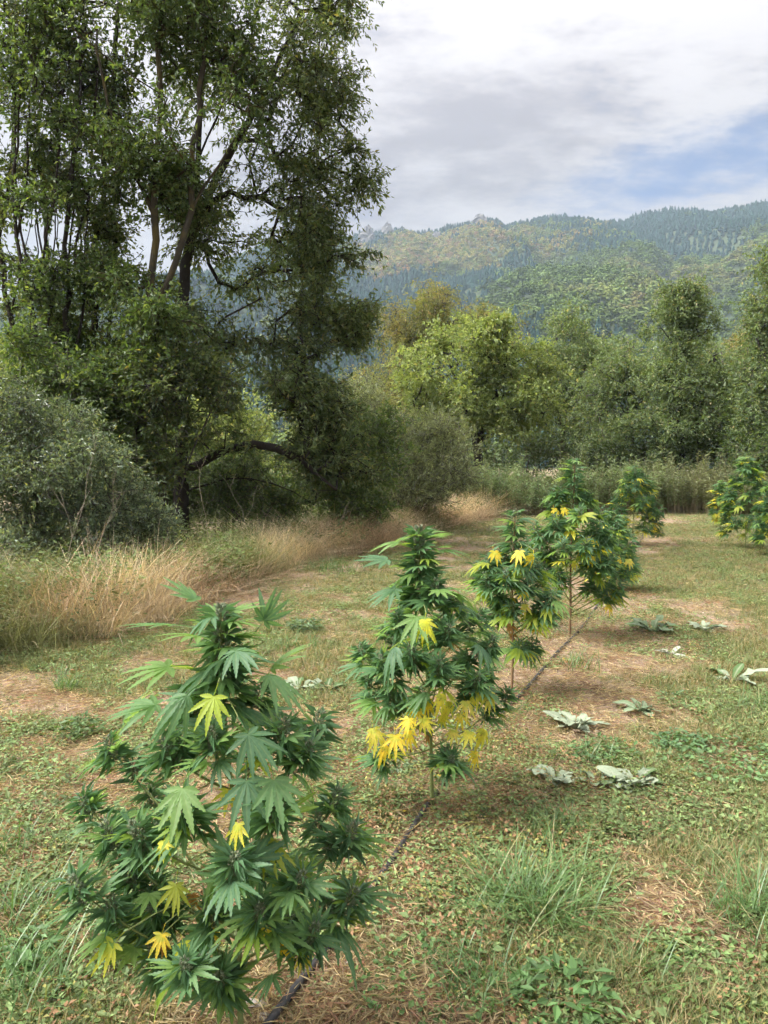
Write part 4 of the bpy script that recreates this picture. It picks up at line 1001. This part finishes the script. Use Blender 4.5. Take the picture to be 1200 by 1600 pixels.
hemp('large hemp plant nearest the camera with many grey-green flower tips', *at(378, 1625, 2.0)[:2], at(345, 958, Y1),
     T([(172, 1165, 2.12), (133, 1252, 2.08), (120, 1385, 1.84), (290, 1508, 1.72), (367, 1345, 1.71), (470, 1372, 1.78), (548, 1300, 2.02), (525, 1245, 2.16),
        (497, 1128, 2.2), (443, 1138, 1.9), (480, 1172, 1.93), (432, 1258, 1.78), (283, 1258, 1.78), (262, 1170, 1.95), (548, 1402, 1.95), (205, 1372, 2.02), (168, 1300, 1.98),
        (235, 1235, 2.2), (300, 1085, 2.08), (405, 1082, 2.1), (330, 1150, 1.85), (390, 1180, 2.25), (240, 1420, 1.95), (450, 1440, 1.95), (330, 1425, 1.92), (405, 1425, 1.8), (245, 1490, 1.9), (178, 1430, 1.95), (490, 1455, 1.85), (215, 1300, 1.86), (345, 1530, 1.85), (420, 1340, 2.1)]),
     True, 301, WIDE1, .112, Q([(334, 1090, 1.80, .135, 0, LM), (178, 1475, 1.82, .12, -.2, (.50, .50, .05)), (253, 1460, 1.85, .09), (434, 1465, 1.85, .105), (478, 1490, 1.88, .08), (374, 1288, 1.74, .095, 0, (.55, .5, .05)), (258, 1308, 1.80, .08),
                         (357, 1235, 1.95, .10), (275, 1380, 1.82, .11, -.4, (.33, .36, .05)), (331, 1455, 1.9, .07), (286, 1475, 1.8, .08, .2, (.52, .52, .05)), (425, 1440, 1.95, .08)]),
     Q([(256, 1470, 1.86, .06), (300, 1400, 2.05, .08)]), n_tip=7, n_mid=2, lime=.12, yel=.015, budget=300, cola=.85)
hemp('hemp plant with bare lower stem and hanging yellow leaves, second from the camera', *at(676, 1262, 3.42)[:2], at(655, 832, 3.42),
     T([(621, 965, 3.3), (713, 939, 3.4), (748, 961, 3.55), (767, 1003, 3.35), (686, 1039, 3.12), (642, 1018, 3.15), (574, 1061, 3.35), (792, 1085, 3.4), (591, 1183, 3.3), (704, 1188, 3.2), (565, 1015, 3.5), (597, 1032, 3.25),
        (726, 1030, 3.6), (600, 985, 3.6), (700, 985, 3.25), (640, 930, 3.5), (680, 915, 3.3), (760, 1050, 3.6), (660, 1080, 3.7), (610, 1085, 3.25), (745, 1060, 3.2), (690, 960, 3.7)]),
     True, 302, WIDE2, .116, Q([(664, 972, 3.10, .16, 0, (.55, .52, .04)), (745, 1082, 3.2, .13), (755, 1140, 3.3, .14), (592, 1146, 3.22, .14), (617, 1150, 3.15, .15), (638, 1145, 3.2, .12), (648, 1102, 3.2, .13), (668, 1095, 3.3, .12), (704, 1098, 3.25, .13),
                         (710, 1138, 3.2, .10), (742, 1177, 3.3, .11), (720, 1115, 3.5, .12), (630, 1100, 3.5, .12), (690, 1115, 3.3, .10), (583, 1138, 3.2, .13), (602, 1165, 3.18, .13), (660, 1122, 3.15, .12), (690, 1085, 3.12, .13), (727, 1096, 3.15, .13), (765, 1085, 3.2, .13), (640, 1122, 3.12, .12), (736, 1140, 3.18, .12)]),
     Q([(705, 1000, 3.3, .09), (655, 1130, 3.45, .08), (668, 1150, 3.45, .08)]), n_tip=6, n_mid=4, lime=.06, yel=.015, budget=290, cola=1.08, bud=.95)
hemp('slim hemp plant third from the camera with a ring of yellow leaves below its top', *at(799, 1082, 5.2)[:2], at(805, 800, 5.2),
     T([(762, 876, 5.1), (862, 930, 5.0), (842, 957, 5.0), (748, 890, 5.3), (837, 888, 5.2), (812, 1009, 5.1), (835, 1012, 5.3), (790, 900, 4.95), (825, 915, 5.0), (775, 930, 5.1), (800, 950, 4.95), (850, 900, 5.4), (760, 905, 5.0), (815, 870, 5.0), (865, 955, 5.3), (770, 960, 5.3), (785, 870, 5.3)]),
     False, 303, (), .128, Q([(772, 862, 5.05, .16), (812, 862, 4.95, .17), (832, 868, 5.0, .16), (820, 945, 4.95, .13), (790, 945, 5, .14, 0, LM), (750, 925, 5.0, .14, 0, LM), (848, 975, 4.95, .14, 0, LM), (800, 935, 5.0, .12)]),
     Q([(786, 960, 5.1, .12), (797, 975, 5.15, .12), (800, 990, 5.2, .10)]), n_tip=6, n_mid=4, lime=.28, yel=.07, cola=1.0, bud=1.25, stem_r=.010, woody=True)
Y4 = 7.0
hemp('tallest hemp plant with long pointed top and branches sweeping right, fourth from the camera', *at(890, 988, Y4)[:2], at(898, 720, Y4),
     T([(952, 834, 6.8), (985, 845, 7.1), (954, 874, 6.7), (967, 915, 6.8), (983, 888, 7.0), (837, 826, 6.9), (867, 815, 6.8), (935, 826, 6.8), (871, 895, 6.7), (850, 860, 7.0), (915, 850, 6.6), (925, 880, 6.8), (940, 800, 7.2), (860, 790, 7.1), (905, 800, 6.7), (845, 880, 7.1),
        (930, 910, 7.0), (880, 850, 6.6), (890, 830, 7.3), (870, 770, 7.0), (920, 775, 7.0), (960, 860, 7.4), (825, 850, 7.2)]),
     False, 304, (), .145, Q([(907, 860, 6.7, .16), (924, 870, 6.7, .17), (982, 875, 6.9, .15), (950, 946, 6.8, .16), (880, 795, 6.8, .15), (866, 795, 6.9, .15), (904, 807, 6.7, .13), (898, 877, 6.8, .13), (968, 872, 6.8, .13), (936, 905, 6.8, .17, 0, (.3, .36, .04))]),
     (), n_tip=6, n_mid=5, lime=.34, yel=.07, cola=1.25, bud=1.5, stem_r=.012, woody=True)

def auto_tips(bx, by, h, rad, n, seed, z0=.15):
    r = np.random.default_rng(seed); out = []
    for k in range(n):
        f = (k + .5) / n; a = k * 2.4 + r.normal(0, .3); z = h * (z0 + (.93 - z0) * f); q = rad * (1 - .82 * max(0, f - .15)) * r.uniform(.65, 1.05)
        out.append((bx + q * math.cos(a), by + q * math.sin(a), z + r.normal(0, .03)))
    return out
def far_hemp(label, px_, Yd, top_py, rad, n, seed, **kw):
    b = at(px_, 850, Yd); t_ = at(px_, top_py, Yd); h = t_[2]
    return hemp(label, b[0], b[1], (b[0], b[1], h), auto_tips(b[0], b[1], h, rad, n, seed), False, seed, **kw)
far_hemp('bushy hemp plant half hidden behind the tallest one in its row', 958, 9.4, 800, .36, 18, 305, leaf=.15, lime=.34, yel=.10, n_tip=5, n_mid=4, bud=1.6, cola=.9)
far_hemp('conical hemp plant speckled with yellow leaves at the far end of the left row', 989, 14.6, 728, .60, 30, 306, leaf=.16, lime=.34, yel=.28, n_tip=4, n_mid=4, bud=1.9, cola=1.0)
far_hemp('broad bright green hemp plant by the right photo edge', 1165, 14.2, 714, .58, 28, 307, leaf=.175, lime=.42, yel=.15, n_tip=4, n_mid=4, bud=1.7, cola=.9)
far_hemp('hemp plant cut by the right photo edge, in front of the broad bright one', 1214, 13.0, 745, .46, 24, 308, leaf=.17, lime=.36, yel=.10, n_tip=4, n_mid=4, bud=1.7, cola=.9)
far_hemp('small yellowed hemp plant behind the broad bright one', 1124, 18.0, 752, .26, 12, 309, leaf=.17, lime=.35, yel=.35, n_tip=4, n_mid=3, bud=1.6, cola=.7)

# ------------------------------------------------------------------ irrigation hose, stones
hm, t = new_mat('black_hose'); tcn = t.add('ShaderNodeTexCoord')
nzz = t.noise(tcn.outputs['Object'], 25, 5, .6)
p = t.add('ShaderNodeBsdfPrincipled', Base_Color=t.mix(t.smooth(nzz, .45, .7, 0, .4), (.022, .022, .024), (.16, .13, .105)), Roughness=.55); finish(t, p.outputs[0])
V, F = tubes([(HP, np.full(260, .0135))], 10)
tag(obj('irrigation_hose', mk_mesh('irrigation_hose', V, F, [hm], smooth=True)), 'black irrigation hose lying along the row of hemp plants', 'hose')

st_m, t = new_mat('pale_stone'); tcn = t.add('ShaderNodeTexCoord')
p = t.add('ShaderNodeBsdfPrincipled', Base_Color=t.mix(t.noise(tcn.outputs['Object'], 30, 6, .65), (.32, .27, .23), (.62, .57, .52)), Roughness=.9); finish(t, p.outputs[0])
def stone(px_, py_, s, seed, label):
    g = ground_px(px_, py_); bm = bmesh.new(); bmesh.ops.create_icosphere(bm, subdivisions=2, radius=1); r = random.Random(seed); k = [(Vector((r.gauss(0, 1), r.gauss(0, 1), r.gauss(0, 1))).normalized(), r.uniform(.55, .9)) for _ in range(9)]
    for v in bm.verts:
        for nrm, lim in k:
            q = v.co.dot(nrm)
            if q > lim: v.co -= nrm * (q - lim)
        v.co = Vector((v.co.x * s * 1.3, v.co.y * s, v.co.z * s * .75))
    me = bpy.data.meshes.new('stone'); bm.to_mesh(me); bm.free(); me.materials.append(st_m)
    tag(obj('stone', me, loc=(g[0], g[1], float(gz(g[0], g[1])) + s * .25)), label, 'stone')
stone(398, 1577, .030, 1, 'pale angular stone beside the hose at the foot of the nearest hemp plant')
stone(412, 1592, .017, 2, 'small pale stone just below the angular one by the hose')
stone(655, 1352, .016, 3, 'small pale stone right of the hose between the two nearest hemp plants')
stone(543, 1512, .015, 4, 'little grey stone right of the hose near the bottom')

# ------------------------------------------------------------------ woolly rosettes, tussocks, leafy weeds
def woolly_mat():
    m, t = new_mat('woolly_leaf'); oi = t.add('ShaderNodeObjectInfo'); rb = t.add('ShaderNodeAttribute', {'attribute_name': 'rib'}).outputs['Fac']; tc = t.add('ShaderNodeTexCoord')
    n = t.noise(tc.outputs['Object'], 22, 5, .65); c = t.mix(n, brighten(t, oi.outputs['Color'], .75), brighten(t, oi.outputs['Color'], 1.2))
    c = t.mix(t.math('MULTIPLY', t.math('POWER', rb, 6.0), .6), c, (.45, .46, .34))
    c = t.mix(t.smooth(t.noise(tc.outputs['Object'], 5, 2, .6), .60, .72, 0, .3), c, (.24, .24, .13))
    b = t.add('ShaderNodeBump', Strength=.6, Distance=.01, Height=n)
    p = t.add('ShaderNodeBsdfPrincipled', Base_Color=c, Roughness=.85, Normal=b.outputs[0]); p.inputs['Specular IOR Level'].default_value = .15
    tr = t.add('ShaderNodeBsdfTranslucent', Color=c); mx = t.add('ShaderNodeMixShader', i0=.2); t.l.new(p.outputs[0], mx.inputs[1]); t.l.new(tr.outputs[0], mx.inputs[2]); finish(t, mx.outputs[0]); return m
M['woolly'] = woolly_mat()
def broad_leaf(seed, wv=.42, arch=.5, ruffle=.05):
    r = np.random.default_rng(seed); n = 9; V, rib = [], []
    for i in range(n + 1):
        f = i / n; hw = wv * .5 * (math.sin(math.pi * min(1, f ** 1.1 * .97 + .015)) ** .6) * (.55 + .45 * f) + .012
        z = f * .30 - arch * f * f
        for j, q in enumerate((-1, -.5, 0, .5, 1)):
            V.append((f * (1 - .12 * arch), q * hw, z + .22 * hw * abs(q) ** 1.5 + r.normal(0, ruffle) * hw * abs(q) * 2)); rib.append(1 - abs(q))
    return mk_mesh('leaf', np.array(V), grid_faces(n + 1, 5), [M['woolly']], smooth=True, attrs={'rib': ('FLOAT', np.array(rib))})
BL = [broad_leaf(400 + i, (.52, .44, .6, .4)[i], (.42, .5, .38, .3)[i], (.10, .08, .14, .07)[i]) for i in range(4)]
PALE, SAGE, MOSS = (.32, .38, .26), (.21, .28, .16), (.11, .18, .07)
def woolly(label, px_, py_, n, s, col, seed, rise=.15, name='woolly_rosette'):
    g = ground_px(px_, py_); r = np.random.default_rng(seed); g[2] = float(gz(g[0], g[1])); root = thing(name, label, 'plant', g, 'woolly leaf rosettes on the meadow')
    n = int(n * 1.5)
    for k in range(n):
        a = k * 2.4 + r.normal(0, .4); f = k / n; o = obj('leaf', BL[r.integers(0, 4)], root); q = r.uniform(.75, 1.2)
        o.matrix_local = frame((math.cos(a), math.sin(a), rise + .9 * f * f + r.normal(0, .22)), (r.normal(0, .2), r.normal(0, .2), 1), (.02 * math.cos(a), .02 * math.sin(a), .012), s * (1.05 - .45 * f) * r.uniform(.55, 1.2))
        o.color = tuple(v * q for v in (col if r.random() > .1 else MOSS)) + (1,)
woolly('large pale silvery rosette of woolly leaves right of the second hemp plant', 898, 1142, 11, .185, PALE, 1, .35)
woolly('green woolly rosette just behind and right of the large pale one', 1002, 1114, 9, .18, SAGE, 2, .1)
woolly('pale woolly rosette at the left end of the nearer chain of three', 868, 1228, 8, .15, PALE, 3, .3)
woolly('small woolly rosette in the middle of the nearer chain of three', 930, 1232, 6, .12, SAGE, 4, .1)
woolly('ruffled pale woolly rosette at the right end of the nearer chain of three', 992, 1236, 10, .15, PALE, 5, .3)
woolly('woolly rosette with one tall upright leaf, farthest in the open grass', 1020, 985, 7, .25, SAGE, 6, .3)
woolly('spreading pale woolly rosette right of the one with an upright leaf', 1102, 984, 8, .22, PALE, 7, .2)
woolly('small flat withered pale rosette below the one with an upright leaf', 1046, 1021, 6, .17, (.50, .50, .40), 8, .05)
woolly('pale woolly rosette with a raised pointed leaf near the right photo edge', 1143, 1064, 6, .24, PALE, 9, .25)
woolly('pale silvery rosette between the two nearest hemp plants', 466, 1080, 9, .20, PALE, 10, .2)
woolly('green weed rosette right of the silvery rosette between the nearest hemp plants', 512, 1084, 9, .14, MOSS, 11, .3)
woolly('little green rosette in the straw above the green woolly rosette', 1047, 1090, 5, .09, MOSS, 12, .5)

def blade_mat():
    m, t = new_mat('tussock_blade'); g = t.add('ShaderNodeNewGeometry'); oi = t.add('ShaderNodeObjectInfo')
    c = t.ramp(g.outputs['Random Per Island'], [(0, (.06, .125, .03)), (.5, (.095, .18, .05)), (.9, (.15, .24, .09)), (.95, (.30, .28, .13)), (1, (.40, .34, .18))])
    leaf_shader(t, c, brighten(t, c, 1.4, (1, 1.05, .5)), .3, .38, .5); return m
M['tussock'] = blade_mat()
def tussock(label, px_, py_, n, h, wv, rad, seed, lean=.55, bend=.55):
    g = ground_px(px_, py_); g[2] = float(gz(g[0], g[1])); tag(obj('grass_tussock', mk_mesh('grass_tussock', *blade_proto(n, h, wv, seed, rad, bend, 5, lean), [M['tussock']]), loc=g), label, 'grass tussock', 'long-bladed grass tussocks')
tussock('big spreading green grass tussock in the right foreground', 835, 1425, 460, .21, .0048, .10, 1, .75, .8)
tussock('grass tussock cut by the right photo edge in the foreground', 1185, 1448, 240, .21, .0048, .09, 2, .7, .7)
tussock('low dense bluish grass tussock behind the big spreading one', 855, 1308, 300, .12, .004, .08, 3, .7)
tussock('long-bladed grass tussock in the bottom left corner', 45, 1560, 120, .22, .0055, .08, 4, .7)
tussock('grass tussock by the left photo edge beside the nearest hemp plant', 22, 1450, 110, .22, .0055, .08, 5, .7)
tussock('small grass tussock near the left photo edge at mid height', 28, 1330, 70, .17, .005, .05, 6, .5)
tussock('fine upright grass tuft in front of the dry grass at left', 105, 1075, 70, .20, .005, .06, 7, .35)
tussock('sparse grass tussock at the bottom edge right of the hose', 760, 1570, 80, .17, .0045, .07, 8, .6)
tussock('grass tuft in the bare patch left of the nearest hemp plant', 180, 1480, 80, .18, .005, .07, 9, .6)
tussock('grass tuft leaning at the bottom right', 1000, 1540, 60, .15, .0045, .06, 10, .7)
tussock('short grass tuft right of the second hemp plant base', 905, 1190, 70, .13, .0045, .08, 11, .6)
tussock('green grass tuft at the right photo edge above the clover', 1180, 1110, 90, .16, .0055, .10, 12, .55)
tussock('grass tuft between the third hemp plant and the woolly leaves', 905, 1045, 60, .20, .006, .06, 13, .4)
tussock('grass tuft on the open ground left of the second hemp plant', 470, 1010, 90, .16, .006, .12, 14, .45)
tussock('grass tuft in front of the dry grass in the middle', 520, 890, 120, .26, .008, .22, 15, .4)

def weed_clump(label, px_, py_, n, L, ratio, rad, h, seed, col, cat='weed', name='leafy_weed'):
    g = ground_px(px_, py_); g[2] = float(gz(g[0], g[1])); m = foliage('clump_leaf', [(0, tuple(.6 * v for v in col)), (.7, col), (1, tuple(1.5 * v for v in col))], .3, .5, .35)
    tag(obj(name, mk_mesh(name, *rosette(n, L, ratio, seed, rad, h), [m]), loc=g), label, cat, 'leafy weed clumps on the meadow')
weed_clump('large patch of small-leaved clover at the right', 1120, 1195, 900, .030, .75, .34, .06, 1, (.11, .19, .065), 'clover', 'clover_patch')
weed_clump('round clump of clover left of the large clover patch', 1060, 1170, 260, .030, .75, .14, .07, 2, (.10, .18, .07), 'clover', 'clover_patch')
weed_clump('leafy weed patch between the large pale rosette and the nearer chain', 945, 1185, 300, .035, .5, .18, .06, 3, (.085, .155, .05))
weed_clump('spreading broad-leaved weeds below the big grass tussock', 800, 1500, 800, .023, .6, .30, .04, 4, (.09, .17, .05))
weed_clump('leafy weeds on bare soil at the left', 125, 1150, 120, .05, .4, .11, .10, 5, (.09, .15, .05))
weed_clump('low green weeds at the bottom right corner', 1120, 1555, 560, .028, .65, .22, .04, 6, (.12, .19, .055))
weed_clump('small weed by the hose below the second hemp plant', 622, 1215, 60, .035, .6, .07, .07, 7, (.12, .17, .07))
weed_clump('bluish weed tuft in the open ground between hemp and dry grass', 475, 985, 280, .06, .35, .15, .12, 8, (.12, .18, .085))
weed_clump('upright leafy weed at the bottom left edge', 45, 1500, 70, .05, .45, .08, .09, 9, (.10, .18, .06))
weed_clump('leafy weed at the bottom edge beneath the tussock', 880, 1590, 160, .05, .4, .14, .09, 10, (.09, .17, .05))
weed_clump('clover-like weeds in the bottom middle', 660, 1545, 380, .024, .7, .22, .04, 11, (.10, .18, .05))

# bleached dead stalks standing in the grass band
dm_ = simple('bleached_stalk', (.30, .25, .19), .8, .15, 0, .3, 20)
def stalk(label, px_, Yd, h, seed):
    b = gbase(px_, Yd); r = np.random.default_rng(seed); ch = []
    def go(p, d_, L, rad, lv):
        P = [p]; 
        for k in range(5): d_ = unit(d_ + r.normal(0, .12, 3)); P.append(P[-1] + d_ * L / 5)
        P = np.array(P); ch.append((P, np.linspace(rad, rad * .5, 6)))
        if lv:
            for k in range(3): j = r.integers(2, 6); go(P[j], unit(d_ + r.normal(0, .55, 3) + [0, 0, .2]), L * .5, rad * .55, lv - 1)
    go(b, unit(np.array([r.normal(0, .15), -.1, 1])), h, .0045, 2); V, F = tubes(ch, 4)
    tag(obj('dead_stalk', mk_mesh('dead_stalk', V - b, F, [dm_]), loc=b), label, 'dead stalk', 'bleached dead stalks in the grass')
stalk('bleached branching dead stalk in front of the silvery bush', 130, 9.2, 1.15, 1)
stalk('curved dead stalk left of the lichen trunk base', 102, 9.0, 1.25, 2)
stalk('dead stalk beneath the black trunk', 330, 11.2, 1.1, 3)
stalk('dead forked stalk in the pale dry grass right of the black trunk', 400, 11.8, .95, 4)
stalk('thin dead stalk at the left edge of the dry grass', 175, 8.6, .9, 5)
stalk('dead stalk in front of the dark olive shrub', 500, 13.2, .9, 6)

# yellow leaves dropped on the ground
r = np.random.default_rng(77)
for k, (a, b, lb) in enumerate([(412, 1540, 'on the soil at the foot of the nearest hemp plant'), (640, 1285, 'left of the hose below the second hemp plant'), (712, 1250, 'right of the second hemp plant base'),
        (880, 1030, 'by the base of the fourth hemp plant'), (1010, 1515, 'in the grass at the bottom right'), (560, 1340, 'on bare soil between the two nearest hemp plants'), (985, 905, 'in the grass right of the tallest hemp plant'), (690, 1230, 'touching the hose behind the second hemp plant base')]):
    g = ground_px(a, b); g[2] = float(gz(g[0], g[1])) + .022; o = obj('fallen_leaf', LO[k % 4]); an = r.uniform(0, 6.28)
    o.matrix_local = frame((math.cos(an), math.sin(an), .05), (r.normal(0, .3), r.normal(0, .3), 1), g, .07); o.color = (.55, .38, .06, 1) if k % 2 else (.36, .2, .08, 1)
    tag(o, ('brown ' if k % 2 == 0 else 'yellow ') + 'withered leaf lying ' + lb, 'fallen leaf', 'withered leaves on the ground')

# ------------------------------------------------------------------ haze
hzm = bpy.data.materials.new('haze_air'); hzm.use_nodes = True; t = NT(hzm.node_tree); t.n.clear()
pv = t.add('ShaderNodeVolumePrincipled', Color=(.66, .80, 1.0, 1), Density=.00028, Anisotropy=.2); ou = t.add('ShaderNodeOutputMaterial'); t.l.new(pv.outputs[0], ou.inputs['Volume'])
bx = np.array([[a, b, c] for c in (-3.0, 420.0) for b in (-1560, 1560) for a in (-1560, 1560)], float)
me = mk_mesh('haze', bx, np.array([[0, 2, 3, 1], [4, 5, 7, 6], [0, 1, 5, 4], [2, 6, 7, 3], [0, 4, 6, 2], [1, 3, 7, 5]]), [hzm])
tag(obj('haze', me), 'thin pale blue haze in the valley air', 'haze', kind='stuff')
